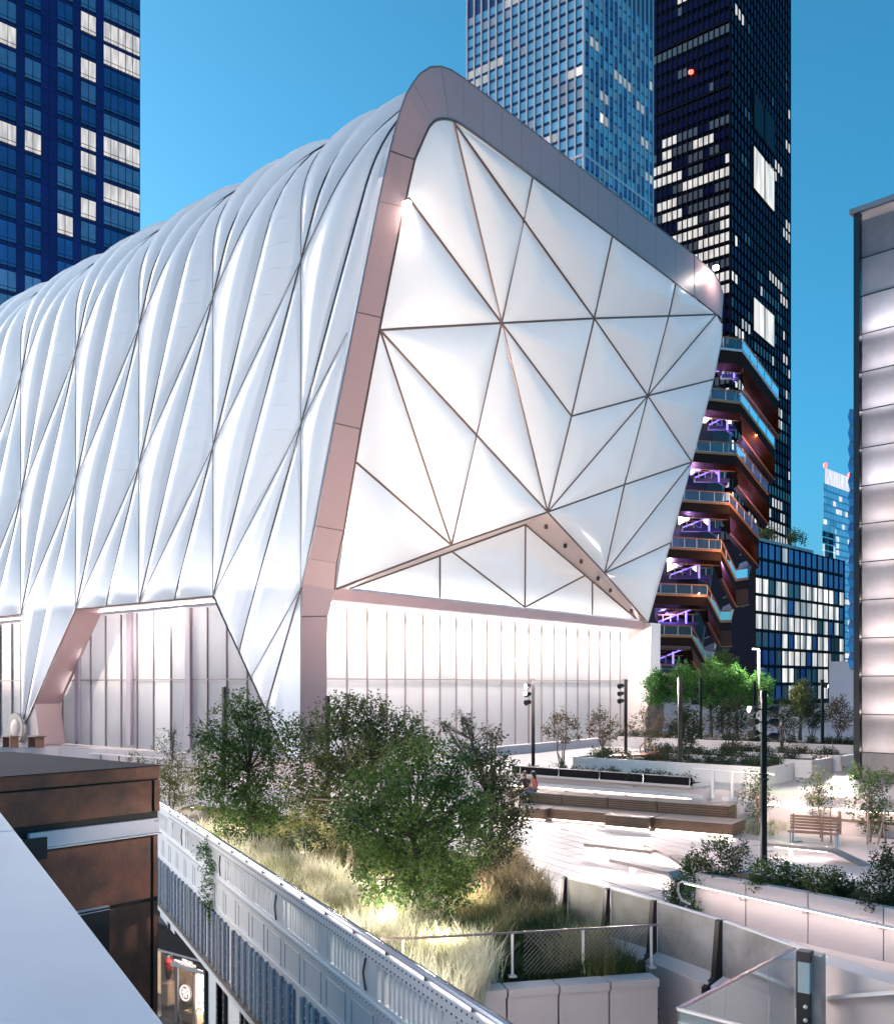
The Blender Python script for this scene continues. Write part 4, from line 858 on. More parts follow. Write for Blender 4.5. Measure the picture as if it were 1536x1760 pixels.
# ================================================================== planting
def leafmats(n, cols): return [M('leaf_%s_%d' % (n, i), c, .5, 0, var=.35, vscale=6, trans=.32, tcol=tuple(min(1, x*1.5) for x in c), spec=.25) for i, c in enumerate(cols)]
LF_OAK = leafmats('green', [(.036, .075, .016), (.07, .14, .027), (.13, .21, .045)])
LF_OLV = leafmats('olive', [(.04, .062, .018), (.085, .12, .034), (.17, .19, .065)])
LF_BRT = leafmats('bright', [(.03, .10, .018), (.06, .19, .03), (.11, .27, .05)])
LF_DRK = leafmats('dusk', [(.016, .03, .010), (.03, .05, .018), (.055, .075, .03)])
LF_YEL = leafmats('yellow', [(.10, .12, .03), (.20, .20, .06), (.30, .27, .10)])  # paler leaf tones put the warm lamp glow into the lit bushes
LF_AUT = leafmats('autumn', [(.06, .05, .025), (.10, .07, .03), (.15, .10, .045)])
BARK = M('bark', (.085, .06, .045), .85, var=.5, vscale=8, bump=.4, bscale=30); BARKP = M('bark_pale', (.30, .22, .17), .8, var=.4, vscale=8)
def leaves(clumps, n, size, rg, up=.3, flat=1.0, hollow=.35):
    """clumps: (centre, radius); returns verts, faces, material index of small folded leaves gathered in twig sprays"""
    vs, fs, mi = [], [], []
    wts = [r**2.2 for _, r in clumps]; tot = sum(wts)
    for (c, r), w in zip(clumps, wts):
        k = max(3, int(n*w/tot/7))
        for _ in range(k):
            while True:
                d = V((rg.uniform(-1, 1), rg.uniform(-1, 1), rg.uniform(-1, 1)))
                if hollow < d.length < 1: break
            q = c+V((d.x*r, d.y*r, d.z*r*flat))
            nz = noise.noise(q*(1.6/max(.5, r))+V((3.1, 0, 0)))
            if nz < -.22: continue
            tw = (d.normalized()*.7+V((rg.gauss(0, .5), rg.gauss(0, .5), rg.gauss(up, .5)))).normalized()
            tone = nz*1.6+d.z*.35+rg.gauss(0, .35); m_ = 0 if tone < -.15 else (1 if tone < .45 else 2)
            for j in range(7):
                p = q+tw*(j-3)*size*.75+V((rg.gauss(0, 1), rg.gauss(0, 1), rg.gauss(0, 1)))*size*.55
                a = V((rg.gauss(0, 1), rg.gauss(0, 1), rg.gauss(.2, .7))).normalized(); b = a.cross(V((rg.gauss(0, 1), rg.gauss(0, 1), rg.gauss(0, 1)))).normalized()
                s = size*rg.uniform(.6, 1.25); n0 = len(vs); f_ = a.cross(b)*s*.18
                vs += [p-a*s*.62, p+b*s*.34+f_, p+a*s*.62, p-b*s*.34+f_]; fs += [(n0, n0+1, n0+2, n0+3)]
                mi.append(m_ if rg.random() < .8 else rg.randint(0, 2))
    return vs, fs, mi
def plant(name, label, cat, base, clumps, n, size, mats, rg, stems=1, tr=.07, bark=BARK, group=None, flat=1.0, twigs=1.0, hollow=.3, lean=.0):
    root = thing(name, label, cat, base, group); base = V(base)
    mb = MB(); wood = bool(stems)
    top = max(c.z for c, r in clumps)
    if wood:
        sts = []
        for s in range(stems):
            a = rg.uniform(0, 6.28); o = V((math.cos(a), math.sin(a), 0))*(.12*(stems > 1)); cc = sum(((c*r) for c, r in clumps), V((0, 0, 0)))/sum(r for c, r in clumps)
            tp = V((lerp(base.x, cc.x, .8)+o.x*3+rg.gauss(0, .1), lerp(base.y, cc.y, .8)+o.y*3, lerp(base.z, top, .72)))
            pts = [base+o*.4+(tp-base-o*.4)*(q/5)+V((rg.gauss(0, .05), rg.gauss(0, .05), 0))*(1 if 0 < q < 5 else 0) for q in range(6)]
            r0 = tr/(stems**.5); mb.tube(pts, [r0*(1-.75*q/5) for q in range(6)], 6); sts.append((pts, r0))
        for c, r in clumps:
            for _ in range(max(1, int(2*twigs))):
                pts, r0 = rg.choice(sts); st = min(pts[1:5], key=lambda p: abs(p.z-(c.z-r*.6)))+V((0, 0, rg.uniform(-.1, .1)))
                e = c+V((rg.gauss(0, r*.45), rg.gauss(0, r*.45), rg.gauss(.2*r, r*.4))); mid = st.lerp(e, .5)+V((rg.gauss(0, .1), rg.gauss(0, .1), rg.uniform(0, .15)))*r*.7
                mb.tube([st, mid, e], [r0*.42, r0*.25, r0*.08], 5)
                for _ in range(int(2*twigs)):
                    e2 = mid.lerp(e, rg.uniform(.2, .9))+V((rg.gauss(0, 1), rg.gauss(0, 1), rg.gauss(.4, .7)))*r*.5; mb.tube([mid.lerp(e, .3), e2], [r0*.18, r0*.06], 4)
        mb.build('trunk', bark, root, smooth=True)
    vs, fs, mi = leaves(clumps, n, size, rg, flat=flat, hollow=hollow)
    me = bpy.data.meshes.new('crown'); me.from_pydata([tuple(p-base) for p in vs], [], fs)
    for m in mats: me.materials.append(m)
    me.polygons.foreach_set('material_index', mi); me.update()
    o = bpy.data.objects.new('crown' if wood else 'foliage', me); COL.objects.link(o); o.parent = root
    return root
def clumps_px(lst, Y, rg, dj=.7): return [(D(x, y, Y+rg.uniform(-dj, dj)*rp*Y/FX), rp*Y/FX) for x, y, rp in lst]
rg = random.Random(21)
def gz(px, py, z=ZD): return G(px, py, z)
# --- big trees in the bed behind the railing
b = gz(425, 1478); Y = b.y
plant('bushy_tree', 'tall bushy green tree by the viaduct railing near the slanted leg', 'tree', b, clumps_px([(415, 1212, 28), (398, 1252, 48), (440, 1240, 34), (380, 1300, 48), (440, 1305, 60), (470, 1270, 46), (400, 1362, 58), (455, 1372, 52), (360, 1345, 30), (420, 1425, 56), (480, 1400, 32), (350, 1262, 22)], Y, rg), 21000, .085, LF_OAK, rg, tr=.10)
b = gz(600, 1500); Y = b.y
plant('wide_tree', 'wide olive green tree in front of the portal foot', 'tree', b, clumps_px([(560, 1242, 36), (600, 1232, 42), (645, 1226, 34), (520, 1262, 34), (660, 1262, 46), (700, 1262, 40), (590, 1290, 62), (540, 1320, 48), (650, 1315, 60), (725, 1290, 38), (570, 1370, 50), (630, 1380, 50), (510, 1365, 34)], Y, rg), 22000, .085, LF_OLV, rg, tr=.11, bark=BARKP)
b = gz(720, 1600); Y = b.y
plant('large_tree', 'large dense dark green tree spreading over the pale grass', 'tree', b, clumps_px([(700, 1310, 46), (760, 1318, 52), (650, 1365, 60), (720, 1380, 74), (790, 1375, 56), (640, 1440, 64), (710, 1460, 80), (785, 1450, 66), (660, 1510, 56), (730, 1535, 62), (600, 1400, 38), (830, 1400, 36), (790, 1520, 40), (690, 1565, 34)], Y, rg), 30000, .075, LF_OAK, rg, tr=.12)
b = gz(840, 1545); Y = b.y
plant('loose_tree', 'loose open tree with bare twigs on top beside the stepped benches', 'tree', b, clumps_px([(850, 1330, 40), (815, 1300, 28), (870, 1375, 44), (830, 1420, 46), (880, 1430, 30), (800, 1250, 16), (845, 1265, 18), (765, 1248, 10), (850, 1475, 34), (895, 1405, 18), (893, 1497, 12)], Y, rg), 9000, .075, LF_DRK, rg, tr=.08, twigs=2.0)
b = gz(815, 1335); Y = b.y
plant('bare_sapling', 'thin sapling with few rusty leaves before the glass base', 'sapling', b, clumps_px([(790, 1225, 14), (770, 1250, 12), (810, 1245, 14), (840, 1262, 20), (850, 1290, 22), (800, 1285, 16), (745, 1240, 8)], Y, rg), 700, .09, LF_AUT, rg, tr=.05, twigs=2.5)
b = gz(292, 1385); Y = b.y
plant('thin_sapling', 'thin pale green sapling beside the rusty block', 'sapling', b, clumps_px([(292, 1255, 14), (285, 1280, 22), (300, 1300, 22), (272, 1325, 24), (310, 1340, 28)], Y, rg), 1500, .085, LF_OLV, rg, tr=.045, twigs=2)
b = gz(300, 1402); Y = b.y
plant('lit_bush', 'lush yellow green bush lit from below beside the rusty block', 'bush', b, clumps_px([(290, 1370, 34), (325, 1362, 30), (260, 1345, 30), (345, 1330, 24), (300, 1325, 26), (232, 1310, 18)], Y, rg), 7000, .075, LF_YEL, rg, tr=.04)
b = gz(520, 1452); Y = b.y
plant('glowing_bush', 'pale cream green bush lit from within between the bushy and the wide tree', 'bush', b, clumps_px([(520, 1400, 34), (555, 1415, 34), (590, 1430, 30), (500, 1430, 26), (545, 1370, 26), (620, 1455, 24)], Y, rg), 6000, .075, LF_YEL, rg, tr=.04, bark=BARKP)
b = gz(860, 1500); Y = b.y
plant('cream_bush', 'pale glowing bush at the foot of the loose open tree', 'bush', b, clumps_px([(870, 1450, 26), (850, 1480, 30), (885, 1475, 20), (835, 1510, 26)], Y, rg), 3000, .075, LF_YEL, rg, tr=.03, bark=BARKP)
b = gz(470, 1478); Y = b.y
plant('dark_shrub', 'low dark needle shrub under the tall bushy tree', 'shrub', b, clumps_px([(430, 1455, 26), (470, 1462, 26), (505, 1450, 24), (530, 1440, 22), (395, 1440, 20), (550, 1455, 16)], Y, rg), 6000, .07, LF_DRK, rg, tr=.04)
b = gz(905, 1600); Y = b.y
plant('dim_shrub', 'dim leafy shrub behind the mesh fence corner', 'shrub', b, clumps_px([(1010, 1575, 20), (1050, 1610, 26), (1080, 1640, 26), (1020, 1620, 22), (1070, 1675, 20)], Y, rg), 4000, .06, LF_DRK, rg, tr=.03)
vb = gl(hit(368, gN, gv), .08, -1.0)
plant('hanging_vine', 'bright green vine hanging over the viaduct girder', 'vine', vb, [(vb+V((0, 0, -.1))-gv*.1, .32), (vb+V((0, 0, -.6)), .3), (vb+V((0, 0, -1.05)), .28), (vb+V((0, 0, -1.45)), .2), (vb-gv*-.5+V((0, 0, .35)), .3), (vb-gv*-1.0+V((0, 0, .4)), .26)], 2600, .06, LF_BRT, rg, stems=1, tr=.02, twigs=.5)
# --- shrubs along the planter wall (bottom right)
def soilp(px, py): return G(px, py, ZW-.15)
for i, (x, y, cl, n, mats, lab) in enumerate((
    (1235, 1510, [(1200, 1475, 24), (1230, 1460, 28), (1265, 1468, 26), (1245, 1492, 30), (1215, 1500, 22)], 4200, LF_OLV, 'airy leafy shrub at the end of the planter wall beside the black pole'),
    (1175, 1560, [(1160, 1540, 22), (1185, 1520, 26), (1190, 1560, 22), (1150, 1555, 16), (1190, 1490, 18)], 3800, LF_OAK, 'round green shrub at the foot of the planter wall corner'),
    (1340, 1525, [(1300, 1505, 26), (1335, 1500, 28), (1370, 1508, 26), (1320, 1525, 24)], 4200, LF_OAK, 'low green shrub in the planter wall next to the black pole'),
    (1430, 1545, [(1410, 1520, 28), (1445, 1518, 24), (1460, 1545, 26), (1425, 1540, 24)], 4000, LF_OLV, 'spiky lit shrub midway along the planter wall'),
    (1515, 1560, [(1500, 1540, 30), (1530, 1500, 34), (1540, 1545, 30), (1520, 1470, 22)], 4800, LF_DRK, 'tall dark shrub at the far end of the planter wall'))):
    b = soilp(x, y) if i != 1 else gz(x, 1575); plant('wall_shrub', lab, 'shrub', b, clumps_px(cl, b.y, rg), n, .055, mats, rg, stems=2, tr=.03, twigs=1.0)
# --- saplings and trees on the plaza side
for i, (x, y, Y0, cl, n, mats, lab) in enumerate((
    (1300, 1438, 32, [(1300, 1345, 24), (1285, 1365, 20), (1315, 1375, 22), (1300, 1395, 18)], 1500, LF_OLV, 'slim green sapling beside the tall black pole and slatted bench'),
    (1410, 1440, 31, [(1405, 1335, 16), (1395, 1360, 26), (1425, 1355, 22), (1410, 1385, 24)], 1500, LF_OLV, 'slim staked sapling beside the slatted park bench'),
    (1495, 1448, 30, [(1480, 1330, 26), (1510, 1345, 28), (1490, 1375, 30), (1520, 1395, 26), (1465, 1390, 18), (1500, 1415, 26)], 3600, LF_OAK, 'leafy staked young tree in front of the glass building'))):
    b = gz(x, y); plant('young_tree', lab, 'tree', b, clumps_px(cl, b.y, rg), n, .075, mats, rg, tr=.04, twigs=2, bark=BARKP)
for i, (x, y, w, h, lab) in enumerate(((965, 1318, 46, 100, 'sparse multi stemmed tree in the long planter nearest the hall glass'), (1032, 1316, 44, 100, 'sparse multi stemmed tree between the two spotlight poles'), (1112, 1312, 54, 100, 'sparse multi stemmed tree before the hall wheel'))):
    b = G(x, y, .3); plant('sparse_tree', lab, 'tree', b, clumps_px([(x-w*.45+rg.uniform(-4, 4), y-h*.62, w*.3), (x+w*.35, y-h*.72, w*.34), (x, y-h*.88, w*.28), (x+w*.1, y-h*.5, w*.3), (x-w*.2, y-h*.78, w*.28), (x+w*.55, y-h*.5, w*.2)], b.y, rg), 1500, .085, LF_AUT, rg, stems=5, tr=.09, twigs=1.6, bark=BARKP)
for i, (x, y, w, h, lab) in enumerate(((1180, 1318, 44, 110, 'dark multi stemmed tree in the planter beside the red table'), (1255, 1306, 56, 112, 'dark multi stemmed tree in the planter with a green ground lamp'), (1345, 1290, 52, 90, 'dark multi stemmed tree by the thin lamp post'), (1440, 1284, 44, 90, 'pale multi stemmed tree close to the glass building post'), (1395, 1286, 34, 90, 'dark narrow tree next to the farthest spotlight pole'))):
    b = G(x, y, .3); plant('planter_tree', lab, 'tree', b, clumps_px([(x-w*.45, y-h*.6, w*.34), (x+w*.4, y-h*.62, w*.36), (x, y-h*.8, w*.4), (x+w*.1, y-h*.45, w*.34), (x-w*.2, y-h*.72, w*.34)], b.y, rg), 3000, .10, LF_AUT if i == 3 else LF_DRK, rg, stems=5, tr=.09, twigs=1.2)
for i, (x, y0, y1, w, lab) in enumerate(((1128, 1150, 1262, 24, 'bright green tree against the pale right leg of the hall'), (1172, 1138, 1262, 28, 'bright green tree below the copper landings'), (1222, 1130, 1262, 34, 'bright green round tree below the lowest stair landing'), (1266, 1142, 1262, 30, 'bright green tree left of the thin lamp post'), (1306, 1152, 1262, 26, 'bright green tree in front of the dark office block'), (1375, 1170, 1264, 22, 'pale green tree near the dark office block corner'), (1240, 1112, 1262, 30, 'shadowy green tree behind the bright round tree'))):
    Yt = 72 if i < 6 else 84; base = D(x, HY, Yt); base.z = 0
    plant('plaza_tree', lab, 'tree', base, clumps_px([(x, y0+w*.5, w*.5), (x-w*.4, y0+w*1.05, w*.55), (x+w*.4, y0+w*1.0, w*.55), (x, y0+w*1.6, w*.75), (x-w*.35, y0+w*2.2, w*.5), (x+w*.35, y0+w*2.2, w*.5)], Yt, rg), 5200, .13, LF_BRT if i not in (5, 6) else (LF_OLV if i == 5 else LF_OAK), rg, tr=.16)
for i, (x, y, lab) in enumerate(((1318, 915, 'small round bush on the office block roof beside the dark tower'), (1366, 920, 'small wide bush on the office block roof edge'))):
    t_ = hit(x, e3, bd); base = e3+bd*t_+V((.4, 1.5, CZ+(HY-928)*200/FX)); plant('roof_bush', lab, 'bush', base, clumps_px([(x, y, 11), (x-10, y+6, 9), (x+10, y+6, 9)], base.y, rg), 900, .35, LF_YEL if i == 0 else LF_OLV, rg, stems=2, tr=.2)
# --- ground cover: tall pale grasses, uncountable
def grass(name, label, polys, n, h0, h1, mats, rg, lean=.35, wd=.012):
    vs, fs, mi = [], [], []
    tri = []
    for poly in polys:
        for i in range(1, len(poly)-1): tri.append((poly[0], poly[i], poly[i+1]))
    ar = [((b-a).cross(c-a)).length for a, b, c in tri]; tot = sum(ar)
    for (a, b, c), w in zip(tri, ar):
        for _ in range(int(n*w/tot/6)):
            u, v = rg.random(), rg.random()
            if u+v > 1: u, v = 1-u, 1-v
            p = a+(b-a)*u+(c-a)*v; nz = noise.noise(p*.9)
            hh = lerp(h0, h1, rg.random())*(.75+.6*nz); m_ = min(len(mats)-1, max(0, int((nz*1.3+.5+rg.gauss(0, .25))*len(mats)))); an = rg.uniform(0, 6.28)
            for j in range(6):
                q = p+V((rg.gauss(0, .06), rg.gauss(0, .06), 0)); a2 = an+rg.gauss(0, 1.1); d = V((math.cos(a2), math.sin(a2), 0)); s = V((-d.y, d.x, 0))*wd*rg.uniform(.7, 1.3); l = hh*rg.uniform(.7, 1.2); k = lean*rg.uniform(.3, 1.4)
                n0 = len(vs); vs += [q-s, q+s, q+d*l*k*.35+V((0, 0, l*.6))+s*.7, q+d*l*k*.35+V((0, 0, l*.6))-s*.7, q+d*l*k+V((0, 0, l*.93))]; fs += [(n0, n0+1, n0+2, n0+3), (n0+3, n0+2, n0+4)]; mi += [m_, m_]
    me = bpy.data.meshes.new(name); me.from_pydata([tuple(p) for p in vs], [], fs)
    for m in mats: me.materials.append(m)
    me.polygons.foreach_set('material_index', mi); me.update(); o = bpy.data.objects.new(name, me); COL.objects.link(o); o['kind'] = 'stuff'; o['label'] = label; o['category'] = 'grass'; return o
GR = [M('grass_%d' % i, c, .6, var=.25, vscale=4, trans=.3) for i, c in enumerate([(.22, .24, .10), (.44, .44, .26), (.62, .59, .42), (.70, .66, .50)])]
GRG = [M('grass_green_%d' % i, c, .6, var=.3, vscale=4, trans=.3) for i, c in enumerate([(.05, .075, .02), (.10, .14, .035), (.22, .22, .08), (.36, .31, .14)])]
GRB = [M('grass_brown_%d' % i, c, .6, var=.3, vscale=4, trans=.3) for i, c in enumerate([(.05, .05, .02), (.12, .10, .045), (.26, .20, .10), (.36, .28, .16)])]
P = lambda *l: [V((*G(x, y, ZD+.02).xy, ZD+.02)) for x, y in l]
bed = MB().poly([V((*gl(t_, -.25, 0).xy, ZD+.05)) for t_ in (-1, 30)]+[V((*G(x, y, ZD).xy, ZD+.05)) for x, y in ((330, 1385), (560, 1415), (840, 1480), (960, 1575), (1000, 1610), (1125, 1688), (700, 1722))]).build('planting_bed', soil); struct(bed)
grass('tall_grass', 'pale tall feathery grass along the viaduct railing', [[gl(t_, -.35, ZD+.05) for t_ in (2.5, 27)]+P((470, 1478), (640, 1560), (760, 1600), (860, 1690))], 30000, .5, 1.15, GR, rg, .5)
grass('mixed_grass', 'tangled green and straw grass behind the mesh fence', [P((860, 1690), (760, 1600), (900, 1560), (1000, 1640), (1110, 1686))], 16000, .35, .9, GRG, rg, .6)
grass('feather_grass', 'golden feather grass beside the loose open tree', [P((800, 1560), (840, 1500), (905, 1520), (960, 1590), (900, 1600))], 12000, .6, 1.2, GRB, rg, .5)
grass('dark_grass', 'dark grass under the trees beside the railing', [P((330, 1390), (420, 1440), (600, 1500), (800, 1560), (840, 1490), (560, 1420))], 12000, .25, .6, GRG, rg, .5)
grass('meadow_grass', 'pale grass among the rails near the slatted bench', [P((1180, 1425), (1330, 1440), (1340, 1415), (1500, 1430), (1536, 1420), (1300, 1392))], 7000, .2, .55, GR, rg, .5)
# --- warm lamps in the bed, as the glow in the foliage shows
UPL = M('uplight_glass', (1, .9, .8), .4, emis=6, ecol=(1, .85, .65)); UPB = M('uplight_body', (.03, .03, .03), .4)
for i, (x, y, e, lab) in enumerate(((838, 1500, 150, 'small garden uplight under the loose open tree'), (790, 1580, 120, 'small garden uplight in the grass below the large dark tree'), (520, 1475, 150, 'small garden uplight between the bushy tree and the wide tree'), (560, 1440, 150, 'small garden uplight at the trunk of the wide tree'), (330, 1395, 110, 'small garden uplight at the lit bush by the rusty block'), (660, 1620, 110, 'small garden uplight at the mesh fence end'), (760, 1660, 90, 'small garden uplight in the tall grass by the mesh fence'), (690, 1575, 170, 'small garden uplight at the trunk of the large dark tree'), (620, 1530, 170, 'small garden uplight on the railing side of the large dark tree'), (430, 1462, 150, 'small garden uplight at the trunk of the bushy tree'))):
    p = gz(x, y)+V((0, 0, .05)); u = thing('garden_uplight', lab, 'lamp', p)
    MB().lathe(p, [(.06, 0), (.07, .02), (.07, .12)], 10).build('lamp_body', UPB, u); MB().lathe(p+V((0, 0, .121)), [(.055, 0), (.055, .01)], 10).build('lamp_glass', UPL, u); point('lamp_light', p+V((0, 0, .6)), e*.6, (1, .88, .74), .2, u)
# ================================================================== plaza furniture
WOOD = M('timber_slat', (.24, .135, .085), .5, var=.45, vscale=5, bump=.2, bscale=30, rnd=.12); WOODT = M('timber_top', (.42, .31, .26), .5, var=.3, vscale=4, bump=.15, bscale=30)
PLN = M('white_planter', (.70, .63, .61), .45, var=.06, vscale=.8); DKSOIL = soil
hedge_rg = random.Random(5)
def planter(c, la, lb, h, label, hedge=True):   # c = near corner on the plaza; la along A (back left), lb along B (back right)
    t_ = thing('white_planter', label, 'planter', c+A*la/2+B*lb/2)
    for (o, d, l, nrm) in ((c, A, la, B), (c+A*la, B, lb, A*-1), (c, B, lb, A), (c+B*lb, A, la, B*-1)):
        MB().hexa([o, o+d*l, o+d*l+nrm*.1, o+nrm*.1]+[p+V((0, 0, h)) for p in (o, o+d*l, o+d*l+nrm*.1, o+nrm*.1)]).build('planter_wall', PLN, t_)
    q = [c+A*.05+B*.05, c+A*(la-.05)+B*.05, c+A*(la-.05)+B*(lb-.05), c+A*.05+B*(lb-.05)]; MB().poly([p+V((0, 0, h-.1)) for p in q]).build('soil', DKSOIL, t_)
    if hedge:
        cl = [(c+A*hedge_rg.uniform(.3, la-.3)+B*hedge_rg.uniform(.3, lb-.3)+V((0, 0, h+.08)), hedge_rg.uniform(.25, .42)) for _ in range(int(la*lb*1.3))]
        vs, fs, mi = leaves(cl, int(la*lb*420), .07, hedge_rg, flat=.7); me = bpy.data.meshes.new('hedge'); base = root_loc(t_); me.from_pydata([tuple(p-base) for p in vs], [], fs)
        for m in LF_DRK: me.materials.append(m)
        me.polygons.foreach_set('material_index', mi); o = bpy.data.objects.new('hedge', me); COL.objects.link(o); o.parent = t_
    return t_
planter(G(1318, 1350, 0), 9.5, 3.2, .75, 'long white planter with dark hedge closest to the plaza railing')
planter(G(1398, 1338, 0), 9, 2.6, .8, 'white planter whose hedge hides a green ground lamp')
planter(G(1447, 1326, 0), 7, 2.6, .75, 'short white planter beside the farthest spotlight pole')
planter(G(1466, 1302, 0), 16, 3, .7, 'far long white planter beside the glass building')
point('green_ground_lamp', G(1352, 1322, .9), 25, (.6, 1, .45), .08)
lp = planter(G(1190, 1355, 0), 9.0, 2.2, .14, 'long white planter wall at the plaza edge under sparse trees')
cR = G(1190, 1355, 0)
MB().hexa([p+V((0, 0, .10)) for p in (cR-B*.03, cR+A*9-B*.03, cR+A*9-B*.01, cR-B*.01)]+[p+V((0, 0, .42)) for p in (cR-B*.03, cR+A*9-B*.03, cR+A*9-B*.01, cR-B*.01)]).build('dark_screen', M('dark_screen', (.006, .006, .008), .6, spec=.1), lp)
MB().tube([cR-B*.01+V((0, 0, .44)), cR+A*9-B*.01+V((0, 0, .44))], .025, 6).build('screen_rail', STL, lp)
for k in range(5): MB().box(cR+A*(k*2.1+.1)-B*.05+V((0, 0, .08)), .04, .04, .36, A).build('screen_post', STL, lp)
# railing beam at the plaza edge with posts and LED wash
rail = thing('edge_railing', 'long pale steel railing beam with posts behind the stepped benches', 'railing', G(1100, 1395, ZD))
ra, rb = G(860, 1344, -.35), G(1560, 1395, -.35)
MB().beam(ra, rb, .35, .16).build('rail_beam', WSTL, rail); MB().beam(ra+V((0, -.05, -.12)), rb+V((0, -.05, -.12)), .2, .03).build('rail_light', LED, rail)
for k in range(12):
    p = ra.lerp(rb, (k+.4)/12); MB().beam(p+V((0, 0, -.08)), V((p.x, p.y, ZD)), .1, .14, (1, 0, 0)).build('rail_post', M('bronze_post', (.20, .13, .10), .4, .3), rail)
MB().beam(V((ra.x, ra.y, -.85)), V((rb.x, rb.y, -.85)), .08, .1).build('lower_rail', M('bronze_post', (.20, .13, .10), .4, .3), rail)
# second railing further right with white posts
r2 = thing('white_rail', 'short white post railing in front of the long planter hedge', 'railing', G(1245, 1370, 0))
for x in (1225, 1258, 1285): MB().box(G(x, 1372, 0), .09, .09, 1.0, A).build('rail_post', WSTL, r2)
MB().tube([G(1190, 1366, 0)+V((0, 0, 1)), G(1330, 1380, 0)+V((0, 0, 1))], .03, 6).build('rail_bar', WSTL, r2)
# ---------------- stepped timber benches
def slat_block(a, b, dep, h, label, z0, nslat=6, led=True, group=None):   # a,b: front bottom ends on the deck
    d = (b-a).normalized(); n = V((-d.y, d.x, 0)); n = n if n.y > 0 else -n; L = (b-a).length
    t_ = thing('timber_bench', label, 'bench', (a+b)/2+n*dep/2, group)
    c = (a+b)/2+n*(dep/2)
    piece('bench_core', M('bench_core', (.03, .02, .016), .8), t_, c+V((0, 0, z0+h/2+.04)), L-.08, dep-.08, h-.1, d)
    for k in range(nslat):
        z = z0+.08+(h-.14)*(k+.5)/nslat; th = (h-.14)/nslat*.68
        piece('slat', WOOD, t_, (a+b)/2+n*.02+V((0, 0, z)), L, .04, th, d); piece('slat', WOOD, t_, b+n*(dep/2)+V((0, 0, z)), .04, dep, th, d); piece('slat', WOOD, t_, a+n*(dep/2)+V((0, 0, z)), .04, dep, th, d)
    nb = max(3, int(dep/.14))
    for k in range(nb): piece('top_board', WOODT, t_, (a+b)/2+n*(dep*(k+.5)/nb)+V((0, 0, z0+h-.02)), L, dep/nb-.012, .04, d)
    if led: piece('led_strip', LED, t_, (a+b)/2+n*.1+V((0, 0, z0+.03)), L-.1, .06, .04, d)
    return t_
fa_, fb_ = G(895, 1411, ZD), G(1258, 1443, ZD); fd = (fb_-fa_).normalized(); fn = V((-fd.y, fd.x, 0)); fn = fn if fn.y > 0 else -fn; Lb = (fb_-fa_).length
fr = lambda t_, n=0: V((*(fa_+fd*(Lb*t_)+fn*n).xy, 0))
for (s0, s1, off, lab) in ((-.08, .125, .0, 'lower timber bench block in front of the seated couple'), (.135, .44, .35, 'recessed lower timber bench block beside the couple bench'), (.435, .645, -.2, 'projecting lower timber bench block at the middle'), (.655, 1.0, .05, 'long end block of the lower timber bench near the saplings')):
    slat_block(fr(s0, off), fr(s1, off), 1.5-off, .5, lab, ZD+.06)
for k, (s0, s1, lab) in enumerate(((-.1, .125, 'upper timber bench block carrying the seated couple'), (.13, .36, 'upper timber bench block right of the couple'), (.365, .60, 'upper timber bench block in the middle of the back row'), (.605, .93, 'upper timber bench block at the end of the back row'))):
    slat_block(fr(s0, 1.55), fr(s1, 1.55), 1.0, .95, lab, ZD+.06, 9)
l1 = area('bench_lamp', (fr(.1, -.1)+fr(.9, -.1))/2+V((0, 0, ZD+.2)), -fn-V((0, 0, 1.4)), 9, .1, 26, (1, .86, .74)); l1.rotation_euler = (-fn-V((0, 0, 1.4))).to_track_quat('-Z', 'Y').to_euler()
# ---------------- peel-up benches
PBM = M('peel_bench', (.42, .33, .30), .5, var=.15, vscale=2)
def peel(px, w, label, legs=()):
    t_ = thing('peel_bench', label, 'bench', G(*px[0][:2], ZD)); pts = [G(x, y, ZD+z)for x, y, z in px]
    d = (pts[1]-pts[0]); d.z = 0; d.normalize(); n = V((-d.y, d.x, 0)); n = n if n.y > 0 else -n
    for a, b in zip(pts, pts[1:]): MB().hexa([a+V((0, 0, -.1)), b+V((0, 0, -.1)), b+n*w+V((0, 0, -.1)), a+n*w+V((0, 0, -.1)), a, b, b+n*w, a+n*w]).build('seat', PBM, t_, bevel=.008)
    for l in legs:
        p = pts[0].lerp(pts[1], l)+n*w*.5; MB().box(V((p.x, p.y, ZD+.03)), .06, .25, p.z-.1-ZD-.03, d).build('leg', WSTL, t_)
    p = pts[0].lerp(pts[1], .5)+n*w*.5+V((0, 0, -.14)); piece('led_strip', LED, t_, p, (pts[1]-pts[0]).length*.8, .05, .03, d)
    area('bench_glow', p+V((0, 0, -.03)), (0, 0, -1), 1.6, .1, 6, (1, .9, .82), t_)
    return t_
peel([(1003, 1450, .45), (1118, 1463, .45)], .55, 'straight pale bench on thin legs in the open paving', (.3, .8))
peel([(1046, 1476, .45), (1146, 1499, .45), (1178, 1536, .03)], .5, 'pale bench whose end bends down into the paving beside the shrub', (.3,))
peel([(1105, 1452, .45), (1150, 1470, .45), (1192, 1500, .03)], .4, 'narrow pale bench bending into the paving behind the straight bench', (.3,))
peel([(1316, 1449, .45), (1428, 1460, .45), (1486, 1488, .03)], .5, 'long pale bench bending down near the slatted park bench', (.35,))
